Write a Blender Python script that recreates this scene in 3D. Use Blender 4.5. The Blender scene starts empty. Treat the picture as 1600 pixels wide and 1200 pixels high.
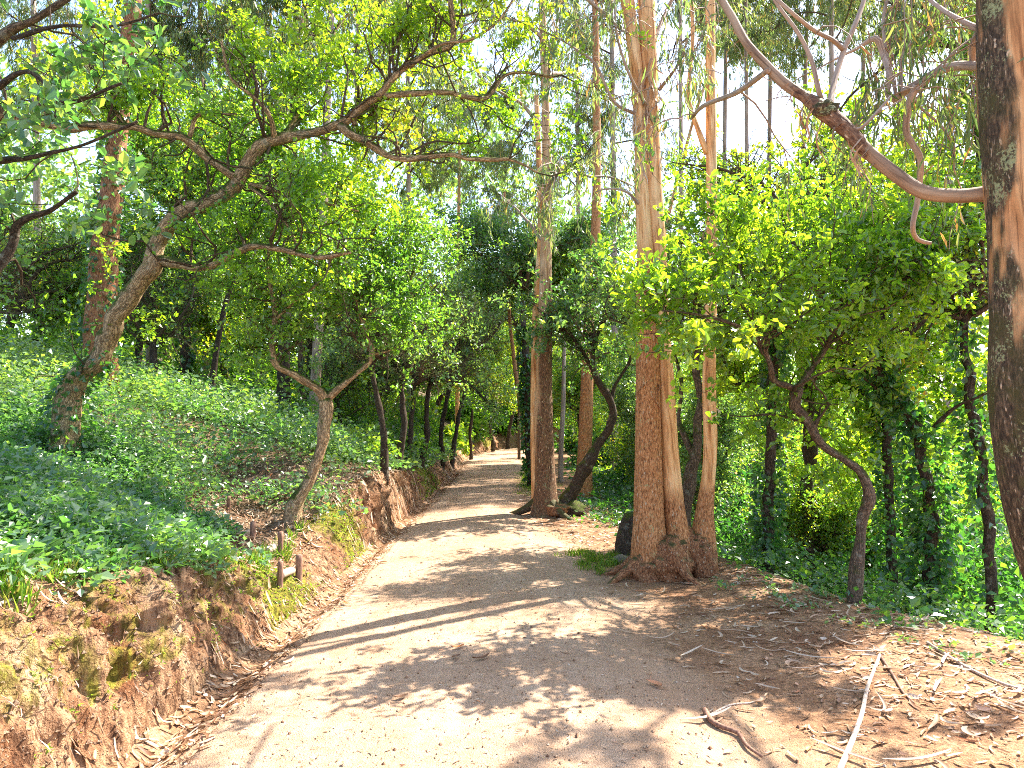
import bpy, math, random
import numpy as np

R = math.radians
rng = np.random.default_rng(11)
random.seed(5)
scene = bpy.context.scene
COL = scene.collection

# ------------------------------------------------------------------ camera, sky, sun, exposure
F_PX = 1160.0
EYE = 1.6
PITCH = math.atan(50 / F_PX)
cam_d = bpy.data.cameras.new('camera')
cam = bpy.data.objects.new('camera', cam_d)
COL.objects.link(cam)
cam_d.sensor_width = 36
cam_d.lens = F_PX / 1600 * 36
cam_d.clip_start = 0.05
cam_d.clip_end = 2000
cam.location = (0, 0, EYE)
cam.rotation_euler = (R(90) + PITCH, 0, 0)
scene.camera = cam

SUN_EL, SUN_AZ = R(50), math.atan2(0.80, 0.60)      # azimuth from +Y towards +X
SUN = np.array([math.cos(SUN_EL) * math.sin(SUN_AZ), math.cos(SUN_EL) * math.cos(SUN_AZ), math.sin(SUN_EL)])
world = bpy.data.worlds.new('World')
scene.world = world
world.use_nodes = True
wn = world.node_tree.nodes
wl = world.node_tree.links
for n in list(wn):
    wn.remove(n)
wo = wn.new('ShaderNodeOutputWorld')
wb = wn.new('ShaderNodeBackground')
sky = wn.new('ShaderNodeTexSky')
sky.sky_type = 'NISHITA'
sky.sun_disc = False
sky.sun_elevation = SUN_EL
sky.sun_rotation = SUN_AZ
sky.air_density = 1.0
sky.dust_density = 1.6
sky.ozone_density = 1.0
wb.inputs['Strength'].default_value = 0.14
wl.new(sky.outputs[0], wb.inputs[0])
wl.new(wb.outputs[0], wo.inputs[0])

sun_d = bpy.data.lights.new('sun', 'SUN')
sun = bpy.data.objects.new('sun', sun_d)
COL.objects.link(sun)
sun_d.energy = 5.0
sun_d.angle = R(0.5)
sun_d.color = (1.0, 0.93, 0.82)
from mathutils import Vector
sun.rotation_euler = Vector(SUN).to_track_quat('Z', 'Y').to_euler()
sun.location = (20, 20, 30)

scene.view_settings.view_transform = 'Standard'
scene.view_settings.look = 'None'
scene.view_settings.gamma = 1
scene.view_settings.use_curve_mapping = False
scene.view_settings.exposure = 2.15
cy = scene.cycles
cy.max_bounces = 8
cy.diffuse_bounces = 5
cy.glossy_bounces = 2
cy.transmission_bounces = 6
cy.transparent_max_bounces = 4
cy.sample_clamp_indirect = 6
cy.filter_width = 1.0
cy.use_denoising = False

# ------------------------------------------------------------------ maths helpers
def P(px, py, d):
    """world point seen at photo pixel (1600x1200) px, py at distance d along +Y"""
    u, v = (px - 800) / F_PX, (600 - py) / F_PX
    c, s = math.cos(PITCH), math.sin(PITCH)
    y, z = c - v * s, s + v * c
    return np.array([u * d / y, d, EYE + z * d / y])

def sst(a, b, x):
    t = np.clip((x - a) / (b - a), 0, 1)
    return t * t * (3 - 2 * t)

def _h(i, j, k, seed):
    with np.errstate(over='ignore'):
        n = (i.astype(np.int64) * 374761393 + j.astype(np.int64) * 668265263 + k.astype(np.int64) * 2147483647 + seed * 974711) & 0xffffffff
        n = (n ^ (n >> 13)) * 1274126177 & 0xffffffff
        n = (n ^ (n >> 16)) & 0xffffff
    return n / float(0xffffff)

def vn(x, y, z=0.0, seed=0):
    x, y, z = np.broadcast_arrays(np.asarray(x, float), np.asarray(y, float), np.asarray(z, float))
    i, j, k = np.floor(x), np.floor(y), np.floor(z)
    fx, fy, fz = x - i, y - j, z - k
    fx, fy, fz = fx * fx * (3 - 2 * fx), fy * fy * (3 - 2 * fy), fz * fz * (3 - 2 * fz)
    r = 0
    for a in (0, 1):
        for b in (0, 1):
            for c in (0, 1):
                w = (fx if a else 1 - fx) * (fy if b else 1 - fy) * (fz if c else 1 - fz)
                r = r + w * _h(i + a, j + b, k + c, seed)
    return r

def fbm(x, y, z=0.0, o=3, seed=0):
    r, a, t = 0, 1.0, 0
    for q in range(o):
        r = r + a * vn(x * 2 ** q, y * 2 ** q, np.asarray(z, float) * 2 ** q, seed + q * 17)
        t += a
        a *= 0.5
    return r / t

def norm(v):
    return v / np.maximum(np.linalg.norm(v, axis=-1, keepdims=True), 1e-9)

def rdir(n, up=0.0):
    v = rng.normal(size=(n, 3))
    v = norm(v)
    v[:, 2] += up
    return norm(v)

# ------------------------------------------------------------------ mesh helpers
def new_mesh(name, V, Fs, attrs=None, mats=(), smooth=True, fmat=None):
    """V (n,3); Fs list of int arrays (m,k)"""
    me = bpy.data.meshes.new(name)
    V = np.ascontiguousarray(V, dtype=np.float32)
    me.vertices.add(len(V))
    me.vertices.foreach_set('co', V.ravel())
    tot = np.concatenate([np.full(len(f), f.shape[1], np.int32) for f in Fs])
    idx = np.concatenate([f.ravel() for f in Fs]).astype(np.int32)
    me.loops.add(len(idx))
    me.loops.foreach_set('vertex_index', idx)
    me.polygons.add(len(tot))
    st = np.concatenate([[0], np.cumsum(tot)[:-1]]).astype(np.int32)
    me.polygons.foreach_set('loop_start', st)
    me.polygons.foreach_set('loop_total', tot)
    me.polygons.foreach_set('use_smooth', np.full(len(tot), smooth, bool))
    for m in mats:
        me.materials.append(m)
    if fmat is not None:
        me.polygons.foreach_set('material_index', np.asarray(fmat, np.int32))
    for k, (dom, a) in (attrs or {}).items():
        a = np.ascontiguousarray(a, np.float32)
        if a.ndim == 2:
            at = me.attributes.new(k, 'FLOAT_VECTOR', dom)
            at.data.foreach_set('vector', a.ravel())
        else:
            at = me.attributes.new(k, 'FLOAT', dom)
            at.data.foreach_set('value', a)
    me.update(calc_edges=True)
    return me

def tag(o, label=None, cat=None, group=None, kind=None):
    if label: o['label'] = label
    if cat: o['category'] = cat
    if group: o['group'] = group
    if kind: o['kind'] = kind
    return o

def link(name, me, parent=None, loc=None):
    o = bpy.data.objects.new(name, me)
    COL.objects.link(o)
    if parent is not None:
        o.parent = parent
    if loc is not None:
        o.location = loc
    return o

def empty(name, loc, label, cat, group=None):
    o = bpy.data.objects.new(name, None)
    COL.objects.link(o)
    o.location = loc
    o.empty_display_size = 0.2
    return tag(o, label, cat, group)

class MB:
    """collects pieces into one mesh"""
    def __init__(s):
        s.V, s.F, s.A, s.n = [], {}, {}, 0
    def add(s, V, Fs, **att):
        V = np.asarray(V, float)
        for f in Fs:
            s.F.setdefault(f.shape[1], []).append(f + s.n)
        s.V.append(V)
        for k, a in att.items():
            s.A.setdefault(k, []).append(np.asarray(a, float))
        s.n += len(V)
    def build(s, name, mat, parent=None, loc=None, smooth=True):
        if not s.V:
            return None
        V = np.concatenate(s.V)
        if loc is not None:
            V = V - np.asarray(loc)
        Fs = [np.concatenate(s.F[k]) for k in sorted(s.F)]
        at = {k: ('POINT', np.concatenate(a)) for k, a in s.A.items()}
        me = new_mesh(name, V, Fs, at, [mat], smooth)
        return link(name, me, parent)

def catmull(pts, rad, step):
    pts, rad = np.asarray(pts, float), np.asarray(rad, float)
    n = len(pts)
    p = np.vstack([2 * pts[0] - pts[1], pts, 2 * pts[-1] - pts[-2]])
    out, ro = [], []
    for i in range(n - 1):
        a, b, c, d = p[i], p[i + 1], p[i + 2], p[i + 3]
        m = max(2, int(np.linalg.norm(c - b) / step))
        t = np.linspace(0, 1, m, endpoint=False)[:, None]
        out.append(0.5 * ((2 * b) + (c - a) * t + (2 * a - 5 * b + 4 * c - d) * t ** 2 + (3 * b - a - 3 * c + d) * t ** 3))
        ro.append(rad[i] + (rad[i + 1] - rad[i]) * t[:, 0])
    out.append(pts[-1:])
    ro.append(rad[-1:])
    return np.vstack(out), np.concatenate(ro)

def tube(pts, rad, sides=10, step=0.1, twist=0.0, disp=None, cap=True, cat=True):
    """returns V, [F], bk  (bk = bark coordinates: cos, sin, length)"""
    if cat:
        pts, rad = catmull(pts, rad, step)
    n = len(pts)
    T = norm(np.gradient(pts, axis=0))
    u = np.cross(T[0], [0.3, 0.9, 0.1])
    u /= np.linalg.norm(u)
    U = np.zeros_like(pts)
    for i in range(n):
        u = u - T[i] * np.dot(u, T[i])
        u /= np.linalg.norm(u)
        U[i] = u
    W = np.cross(T, U)
    s = np.concatenate([[0], np.cumsum(np.linalg.norm(np.diff(pts, axis=0), axis=1))])
    th = np.linspace(0, 2 * math.pi, sides, endpoint=False)
    c, sn = np.cos(th), np.sin(th)
    rr = np.repeat(rad[:, None], sides, 1)
    TH = th[None, :] + twist * s[:, None]
    bk = np.stack([np.cos(TH) * rr, np.sin(TH) * rr, np.repeat(s[:, None], sides, 1)], -1)
    if disp is not None:
        rr = rr * (1 + disp(bk, s[:, None], rr))
    V = pts[:, None, :] + rr[..., None] * (c[None, :, None] * U[:, None, :] + sn[None, :, None] * W[:, None, :])
    V = V.reshape(-1, 3)
    a = (np.arange(n - 1)[:, None] * sides + np.arange(sides)[None, :])
    b = (np.arange(n - 1)[:, None] * sides + (np.arange(sides)[None, :] + 1) % sides)
    Fq = np.stack([a, b, b + sides, a + sides], -1).reshape(-1, 4)
    Fs = [Fq]
    bk = bk.reshape(-1, 3)
    if cap:
        V = np.vstack([V, pts[0], pts[-1] + T[-1] * rad[-1] * 0.4])
        bk = np.vstack([bk, [0, 0, 0], [0, 0, s[-1]]])
        i0, i1 = len(V) - 2, len(V) - 1
        k = np.arange(sides)
        Fs.append(np.concatenate([np.stack([(k + 1) % sides, k, np.full(sides, i0)], -1),
                                  np.stack([(n - 1) * sides + k, (n - 1) * sides + (k + 1) % sides, np.full(sides, i1)], -1)]))
    return V, Fs, bk

def tubes_batch(PT, RD, sides):
    """PT (N,K,3) RD (N,K) -> V,[F],bk ; many thin branches at once"""
    N, K, _ = PT.shape
    if N == 0:
        return np.zeros((0, 3)), [np.zeros((0, 4), int)], np.zeros((0, 3))
    T = norm(np.gradient(PT, axis=1))
    ref = np.where(np.abs(T[:, :1, 2:3]) > 0.8, np.array([[[1.0, 0.1, 0]]]), np.array([[[0.1, 0.05, 1.0]]]))
    U = norm(np.cross(T, ref))
    W = np.cross(T, U)
    th = np.linspace(0, 2 * math.pi, sides, endpoint=False)
    V = PT[:, :, None, :] + RD[:, :, None, None] * (np.cos(th)[None, None, :, None] * U[:, :, None, :] + np.sin(th)[None, None, :, None] * W[:, :, None, :])
    s = np.linspace(0, 1, K)[None, :, None] * np.linalg.norm(PT[:, -1] - PT[:, 0], axis=-1)[:, None, None]
    bk = np.stack([np.broadcast_to(np.cos(th) * .02, (N, K, sides)), np.broadcast_to(np.sin(th) * .02, (N, K, sides)), np.broadcast_to(s, (N, K, sides))], -1)
    a = np.arange(K - 1)[:, None] * sides + np.arange(sides)[None, :]
    b = np.arange(K - 1)[:, None] * sides + (np.arange(sides)[None, :] + 1) % sides
    f = np.stack([a, b, b + sides, a + sides], -1).reshape(-1, 4)
    Fq = (f[None] + (np.arange(N) * K * sides)[:, None, None]).reshape(-1, 4)
    return V.reshape(-1, 3), [Fq], bk.reshape(-1, 3)

def leaf_mesh(name, pos, dirv, L, W, up=0.7, fold=0.15, hi=False, mat=None, parent=None, tint=None, loc=None, wide=0.5):
    N = len(pos)
    dirv = norm(dirv)
    nr = norm(rng.normal(size=(N, 3)) + np.array([0, 0, up * 1.6]))
    side = norm(np.cross(dirv, nr))
    nn = np.cross(side, dirv)
    L = np.broadcast_to(L, (N,))[:, None]
    W = np.broadcast_to(W, (N,))[:, None]
    if tint is None:
        tint = rng.random(N)
    tip = pos + dirv * L - nn * L * 0.12
    if hi:
        a, b = wide - 0.22, wide + 0.22
        m1, m2 = pos + dirv * L * a, pos + dirv * L * b
        f = nn * W * fold
        V = np.stack([pos, m1 + side * W * .42 + f, m2 + side * W * .46 + f, tip, m2 - side * W * .46 + f, m1 - side * W * .42 + f], 1)
        k = np.arange(N)[:, None] * 6
        Fq = np.concatenate([k + np.array([0, 1, 2, 3]), k + np.array([0, 3, 4, 5])])
        nv = 6
    else:
        m = pos + dirv * L * wide
        f = nn * W * fold
        V = np.stack([pos, m + side * W * .5 + f, tip, m - side * W * .5 + f], 1)
        k = np.arange(N)[:, None] * 4
        Fq = k + np.array([0, 1, 2, 3])
        nv = 4
    V = V.reshape(-1, 3)
    if loc is not None:
        V = V - np.asarray(loc)
    me = new_mesh(name, V, [Fq], {'tint': ('POINT', np.repeat(tint, nv))}, [mat], False)
    if parent == 'mesh':
        return me
    return link(name, me, parent)

# ------------------------------------------------------------------ materials
def material(name):
    m = bpy.data.materials.new(name)
    m.use_nodes = True
    nt = m.node_tree
    for n in list(nt.nodes):
        nt.nodes.remove(n)
    out = nt.nodes.new('ShaderNodeOutputMaterial')
    return m, nt, out

def ND(nt, typ, ins=None, **kw):
    n = nt.nodes.new(typ)
    for k, v in kw.items():
        setattr(n, k, v)
    for k, v in (ins or {}).items():
        if hasattr(v, 'is_output') or isinstance(v, bpy.types.NodeSocket):
            nt.links.new(v, n.inputs[k])
        else:
            n.inputs[k].default_value = v
    return n

def ramp(nt, fac, stops, interp='LINEAR'):
    n = nt.nodes.new('ShaderNodeValToRGB')
    cr = n.color_ramp
    cr.interpolation = interp
    while len(cr.elements) < len(stops):
        cr.elements.new(0.5)
    for e, (p, c) in zip(cr.elements, stops):
        e.position = p
        e.color = (c[0], c[1], c[2], 1) if not isinstance(c, (int, float)) else (c, c, c, 1)
    nt.links.new(fac, n.inputs[0])
    return n.outputs[0]

def mixc(nt, fac, a, b, typ='MIX'):
    n = nt.nodes.new('ShaderNodeMix')
    n.data_type = 'RGBA'
    n.blend_type = typ
    for s, v in ((n.inputs[0], fac), (n.inputs[6], a), (n.inputs[7], b)):
        if isinstance(v, bpy.types.NodeSocket):
            nt.links.new(v, s)
        elif isinstance(v, (int, float)):
            s.default_value = v if s.type == 'VALUE' else (v, v, v, 1)
        else:
            s.default_value = (*v, 1)
    return n.outputs[2]

def mth(nt, op, a, b=None, clamp=False):
    n = nt.nodes.new('ShaderNodeMath')
    n.operation = op
    n.use_clamp = clamp
    for i, v in enumerate((a, b)):
        if v is None: continue
        if isinstance(v, bpy.types.NodeSocket):
            nt.links.new(v, n.inputs[i])
        else:
            n.inputs[i].default_value = v
    return n.outputs[0]

def noise_t(nt, vec, scale, detail=3, rough=0.55, dist=0.0):
    n = ND(nt, 'ShaderNodeTexNoise', {'Scale': scale, 'Detail': detail, 'Roughness': rough, 'Distortion': dist})
    if vec is not None:
        nt.links.new(vec, n.inputs['Vector'])
    return n.outputs['Fac']

def mapping(nt, vec, scale):
    return ND(nt, 'ShaderNodeMapping', {'Vector': vec, 'Scale': scale}).outputs[0]

def leaf_mat(name, cols, trans, tfac=0.45, rough=0.36, spec=0.9):
    m, nt, out = material(name)
    a = ND(nt, 'ShaderNodeAttribute', attribute_name='tint')
    c = ramp(nt, a.outputs['Fac'], cols)
    t = ramp(nt, a.outputs['Fac'], trans)
    p = ND(nt, 'ShaderNodeBsdfPrincipled', {'Base Color': c, 'Roughness': rough, 'Specular IOR Level': spec})
    tr = ND(nt, 'ShaderNodeBsdfTranslucent', {'Color': t})
    mx = ND(nt, 'ShaderNodeMixShader', {0: tfac, 1: p.outputs[0], 2: tr.outputs[0]})
    nt.links.new(mx.outputs[0], out.inputs[0])
    return m

M = {}
M['oak_leaf'] = leaf_mat('oak_leaf',
    [(0, (.045, .095, .030)), (.5, (.085, .155, .045)), (.85, (.14, .22, .045)), (1, (.20, .20, .03))],
    [(0, (.16, .42, .03)), (.5, (.34, .64, .03)), (.85, (.60, .80, .03)), (1, (.78, .62, .03))], 0.48, .34, .9)
M['oak_leaf_yellow'] = leaf_mat('oak_leaf_yellow',
    [(0, (.045, .095, .022)), (.5, (.09, .17, .022)), (.9, (.18, .26, .02)), (1, (.30, .22, .03))],
    [(0, (.26, .56, .02)), (.5, (.52, .80, .02)), (.88, (.74, .82, .03)), (1, (.88, .50, .04))], 0.5, .34, .9)
M['oak_leaf_dark'] = leaf_mat('oak_leaf_dark',
    [(0, (.035, .075, .035)), (.6, (.065, .125, .055)), (1, (.11, .17, .07))],
    [(0, (.12, .36, .05)), (.6, (.26, .54, .06)), (1, (.54, .74, .05))], 0.4, 0.32, 1.0)
M['grey_leaf'] = leaf_mat('grey_leaf',
    [(0, (.055, .11, .055)), (.6, (.11, .17, .085)), (1, (.18, .24, .12))],
    [(0, (.16, .40, .06)), (.6, (.34, .60, .07)), (1, (.60, .78, .06))], 0.4, 0.36, 0.6)
M['euc_leaf'] = leaf_mat('euc_leaf',
    [(0, (.05, .085, .045)), (.6, (.09, .13, .06)), (.9, (.15, .18, .07)), (1, (.32, .16, .06))],
    [(0, (.18, .30, .07)), (.6, (.32, .46, .08)), (.9, (.55, .58, .10)), (1, (.70, .35, .08))], 0.42, 0.36, 0.5)
M['ivy_leaf'] = leaf_mat('ivy_leaf',
    [(0, (.028, .07, .03)), (.6, (.055, .12, .05)), (1, (.09, .17, .05))],
    [(0, (.06, .26, .03)), (.6, (.16, .46, .03)), (1, (.45, .72, .03))], 0.38, 0.28, 0.7)
M['herb_leaf'] = leaf_mat('herb_leaf',
    [(0, (.050, .11, .048)), (.6, (.12, .20, .095)), (1, (.21, .30, .12))],
    [(0, (.09, .34, .04)), (.6, (.24, .50, .07)), (1, (.50, .74, .06))], 0.40, 0.30, 1.0)
M['grass_blade'] = leaf_mat('grass_blade',
    [(0, (.07, .14, .02)), (.6, (.12, .22, .03)), (1, (.28, .24, .08))],
    [(0, (.25, .50, .03)), (.6, (.42, .66, .04)), (1, (.60, .50, .12))], 0.45, 0.4, 0.4)
M['dry_leaf'] = leaf_mat('dry_leaf',
    [(0, (.16, .07, .035)), (.35, (.30, .17, .09)), (.65, (.44, .30, .19)), (.9, (.58, .47, .36)), (1, (.50, .16, .05))],
    [(0, (.20, .08, .03)), (.5, (.40, .24, .12)), (1, (.60, .45, .30))], 0.12, 0.55, 0.3)

def bark_nodes(nt, name):
    a = ND(nt, 'ShaderNodeAttribute', attribute_name='bk').outputs['Vector']
    return a

def moss_fac(nt, amount, vec, sc=9, z0=0.0):
    g = ND(nt, 'ShaderNodeNewGeometry')
    sx = ND(nt, 'ShaderNodeSeparateXYZ', {0: g.outputs['Normal']}).outputs[2]
    n = noise_t(nt, vec, sc, 4)
    f = mth(nt, 'ADD', mth(nt, 'MULTIPLY', sx, 0.55), n)
    return mth(nt, 'MULTIPLY', mth(nt, 'SUBTRACT', f, 1.0 - amount), 6.0, True)

def cork_mat(name, ridge, crack, moss=0.35, sc=34):
    m, nt, out = material(name)
    bk = bark_nodes(nt, name)
    v = mapping(nt, bk, (1, 1, 0.5))
    wob = ND(nt, 'ShaderNodeTexNoise', {'Vector': v, 'Scale': 22.0, 'Detail': 2.0})
    v2 = mixc(nt, 0.03, v, wob.outputs['Color'], 'ADD')
    vo = ND(nt, 'ShaderNodeTexVoronoi', {'Vector': mapping(nt, v2, (1, 1, .55)), 'Scale': float(sc) * 1.15}, feature='DISTANCE_TO_EDGE')
    ra = noise_t(nt, mapping(nt, v2, (1, 1, .4)), float(sc) * 1.1, 4, .65, .8)
    cr1 = ramp(nt, mth(nt, 'ABSOLUTE', mth(nt, 'SUBTRACT', ra, .5)), [(0, 0.0), (.05, 1.0)])
    cr = mth(nt, 'MULTIPLY', ramp(nt, vo.outputs['Distance'], [(0, .45), (.07, 1.0)]), mth(nt, 'ADD', mth(nt, 'MULTIPLY', cr1, .75), .25))
    n1 = noise_t(nt, bk, 40, 5, 0.65)
    base = ramp(nt, n1, [(.3, [x * .55 for x in ridge]), (.55, ridge), (.75, [min(1, x * 1.5) for x in ridge])])
    c = mixc(nt, cr, crack, base)
    lich = mth(nt, 'MULTIPLY', mth(nt, 'SUBTRACT', noise_t(nt, bk, 11, 4), 0.58), 8, True)
    c = mixc(nt, mth(nt, 'MULTIPLY', lich, 0.55), c, (.36, .36, .28))
    mf = moss_fac(nt, moss, bk)
    c = mixc(nt, mf, c, ramp(nt, n1, [(.3, (.035, .045, .01)), (.6, (.09, .11, .02)), (.8, (.20, .21, .04))]))
    hgt = mth(nt, 'ADD', mth(nt, 'MULTIPLY', cr, 0.7), n1)
    b = ND(nt, 'ShaderNodeBump', {'Height': hgt, 'Strength': 0.9, 'Distance': 0.012})
    p = ND(nt, 'ShaderNodeBsdfPrincipled', {'Base Color': c, 'Roughness': 0.9, 'Specular IOR Level': 0.15, 'Normal': b.outputs[0]})
    nt.links.new(p.outputs[0], out.inputs[0])
    return m

M['cork_bark'] = cork_mat('cork_bark', (.54, .37, .21), (.06, .032, .018), 0.42)
M['oak_bark'] = cork_mat('oak_bark', (.20, .14, .095), (.04, .026, .018), 0.36, 50)
M['dark_bark'] = cork_mat('dark_bark', (.10, .07, .05), (.025, .018, .012), 0.30, 50)

def euc_mat(name, smooth_cols, rough_cols, moss=0.2, lichen=0.0):
    m, nt, out = material(name)
    bk = bark_nodes(nt, name)
    wear = ND(nt, 'ShaderNodeAttribute', attribute_name='wear').outputs['Fac']
    vs = mapping(nt, bk, (1, 1, 0.10))
    n1 = noise_t(nt, vs, 24, 4, 0.6, 0.6)
    n2 = noise_t(nt, mapping(nt, bk, (1, 1, 0.05)), 70, 3, 0.6, 0.4)
    n3 = noise_t(nt, mapping(nt, bk, (1, 1, 0.4)), 5, 3)
    sm = ramp(nt, n1, [(.30, smooth_cols[0]), (.45, smooth_cols[1]), (.58, smooth_cols[2]), (.72, smooth_cols[3])])
    sm = mixc(nt, mth(nt, 'MULTIPLY', mth(nt, 'SUBTRACT', n2, 0.56), 7, True), sm, smooth_cols[0])
    sm = mixc(nt, mth(nt, 'MULTIPLY', mth(nt, 'SUBTRACT', n3, 0.5), 3, True), sm, smooth_cols[3])
    vr = mapping(nt, bk, (1, 1, 0.30))
    r1 = noise_t(nt, vr, 80, 4, 0.7, 0.3)
    ro = ramp(nt, r1, [(.34, rough_cols[0]), (.5, rough_cols[1]), (.66, rough_cols[2])])
    flake = mth(nt, 'MULTIPLY', mth(nt, 'SUBTRACT', noise_t(nt, mapping(nt, bk, (1, 1, .35)), 55, 2), 0.63), 14, True)
    ro = mixc(nt, flake, ro, (.58, .42, .28))
    w = mth(nt, 'MULTIPLY', mth(nt, 'SUBTRACT', mth(nt, 'ADD', wear, mth(nt, 'MULTIPLY', n1, .6)), 0.62), 6, True)
    c = mixc(nt, w, sm, ro)
    mf = moss_fac(nt, moss, bk, 7)
    c = mixc(nt, mth(nt, 'MULTIPLY', mf, wear), c, (.07, .06, .018))
    li = mth(nt, 'MULTIPLY', mth(nt, 'SUBTRACT', mth(nt, 'ADD', noise_t(nt, bk, 5.5, 2), mth(nt, 'MULTIPLY', noise_t(nt, bk, 75, 3, .7), .9)), 1.12 - lichen), 12, True)
    c = mixc(nt, mth(nt, 'MULTIPLY', mth(nt, 'MULTIPLY', li, .8), w), c, (.33, .35, .17))
    hgt = mixc(nt, w, mth(nt, 'MULTIPLY', n2, .35), mth(nt, 'ADD', r1, mth(nt, 'MULTIPLY', flake, .3)))
    b = ND(nt, 'ShaderNodeBump', {'Height': hgt, 'Strength': 0.9, 'Distance': 0.014})
    p = ND(nt, 'ShaderNodeBsdfPrincipled', {'Base Color': c, 'Roughness': 0.75, 'Specular IOR Level': 0.25, 'Normal': b.outputs[0]})
    nt.links.new(p.outputs[0], out.inputs[0])
    return m

M['euc_bark'] = euc_mat('euc_bark', [(.28, .115, .04), (.62, .31, .125), (.77, .45, .21), (.83, .58, .33)],
                        [(.09, .035, .015), (.40, .165, .06), (.66, .34, .16)])
M['euc_bark_grey'] = euc_mat('euc_bark_grey', [(.16, .11, .08), (.32, .23, .17), (.42, .32, .25), (.50, .42, .35)],
                             [(.06, .035, .025), (.19, .10, .06), (.30, .18, .11)], .3)
M['euc_burl'] = euc_mat('euc_burl', [(.1, .05, .03)] * 4, [(.05, .02, .011), (.24, .095, .04), (.46, .23, .11)], .18)
M['euc_mid'] = euc_mat('euc_mid', [(.16, .07, .03), (.46, .25, .12), (.58, .36, .20), (.62, .44, .28)], [(.03, .017, .011), (.14, .07, .035), (.30, .16, .085)], .15)
M['euc_limb'] = euc_mat('euc_limb', [(.13, .075, .042), (.28, .175, .11), (.35, .235, .15), (.50, .37, .25)],
                       [(.06, .03, .02), (.20, .10, .055), (.32, .18, .10)], .2)
M['euc_bark_near'] = euc_mat('euc_bark_near', [(.18, .07, .025), (.50, .23, .09), (.66, .36, .16), (.56, .34, .18)],
                             [(.022, .015, .010), (.075, .048, .028), (.20, .13, .075)], .55, .03)

def soil_common(nt):
    tc = ND(nt, 'ShaderNodeNewGeometry').outputs['Position']
    return tc

def ground_mat(name, cols, bare=(.30, .19, .12)):
    m, nt, out = material(name)
    pos = soil_common(nt)
    n1 = noise_t(nt, pos, 2.2, 5, .6)
    n2 = noise_t(nt, pos, 45, 4, .7)
    n3 = noise_t(nt, pos, 160, 2, .6)
    c = ramp(nt, n1, [(.32, cols[0]), (.5, cols[1]), (.68, cols[2])])
    c = mixc(nt, ramp(nt, n2, [(.35, .75), (.65, 0.0)]), c, [x * .35 for x in cols[1]])
    c = mixc(nt, ramp(nt, n3, [(.6, 0.0), (.72, .7)]), c, (.55, .46, .36))
    b = ND(nt, 'ShaderNodeBump', {'Height': mth(nt, 'ADD', n2, mth(nt, 'MULTIPLY', n3, .5)), 'Strength': .9, 'Distance': .02})
    p = ND(nt, 'ShaderNodeBsdfPrincipled', {'Base Color': c, 'Roughness': .95, 'Specular IOR Level': .1, 'Normal': b.outputs[0]})
    nt.links.new(p.outputs[0], out.inputs[0])
    return m
M['soil'] = ground_mat('soil', [(.20, .115, .07), (.31, .195, .125), (.43, .30, .20)])
M['forest_floor'] = ground_mat('forest_floor', [(.12, .08, .05), (.22, .145, .09), (.32, .22, .15)])

def bank_mat():
    m, nt, out = material('bank_earth')
    pos = soil_common(nt)
    vs = mapping(nt, pos, (1, 1, .25))
    n1 = noise_t(nt, vs, 3.0, 5, .6)
    n2 = noise_t(nt, vs, 24, 5, .7)
    n3 = noise_t(nt, pos, 90, 3, .7)
    c = ramp(nt, n1, [(.34, (.20, .08, .035)), (.48, (.36, .19, .10)), (.6, (.48, .29, .165)), (.7, (.54, .38, .24))])
    c = mixc(nt, ramp(nt, n2, [(.36, .9), (.54, 0.0)]), c, (.07, .032, .018))
    c = mixc(nt, ramp(nt, n3, [(.6, 0.0), (.74, .6)]), c, (.58, .46, .34))
    mo = ND(nt, 'ShaderNodeAttribute', attribute_name='moss').outputs['Fac']
    nm = noise_t(nt, vs, 8, 5, .7)
    mf = mth(nt, 'MULTIPLY', mth(nt, 'SUBTRACT', mth(nt, 'ADD', mo, mth(nt, 'MULTIPLY', nm, .9)), .95), 6, True)
    c = mixc(nt, mth(nt, 'MULTIPLY', mf, .92), c, ramp(nt, n2, [(.3, (.06, .055, .01)), (.5, (.17, .16, .02)), (.68, (.38, .34, .04))]))
    b = ND(nt, 'ShaderNodeBump', {'Height': mth(nt, 'ADD', n2, mth(nt, 'MULTIPLY', n3, .5)), 'Strength': 1.0, 'Distance': .05})
    p = ND(nt, 'ShaderNodeBsdfPrincipled', {'Base Color': c, 'Roughness': .95, 'Specular IOR Level': .1, 'Normal': b.outputs[0]})
    nt.links.new(p.outputs[0], out.inputs[0])
    return m
M['bank'] = bank_mat()

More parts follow.
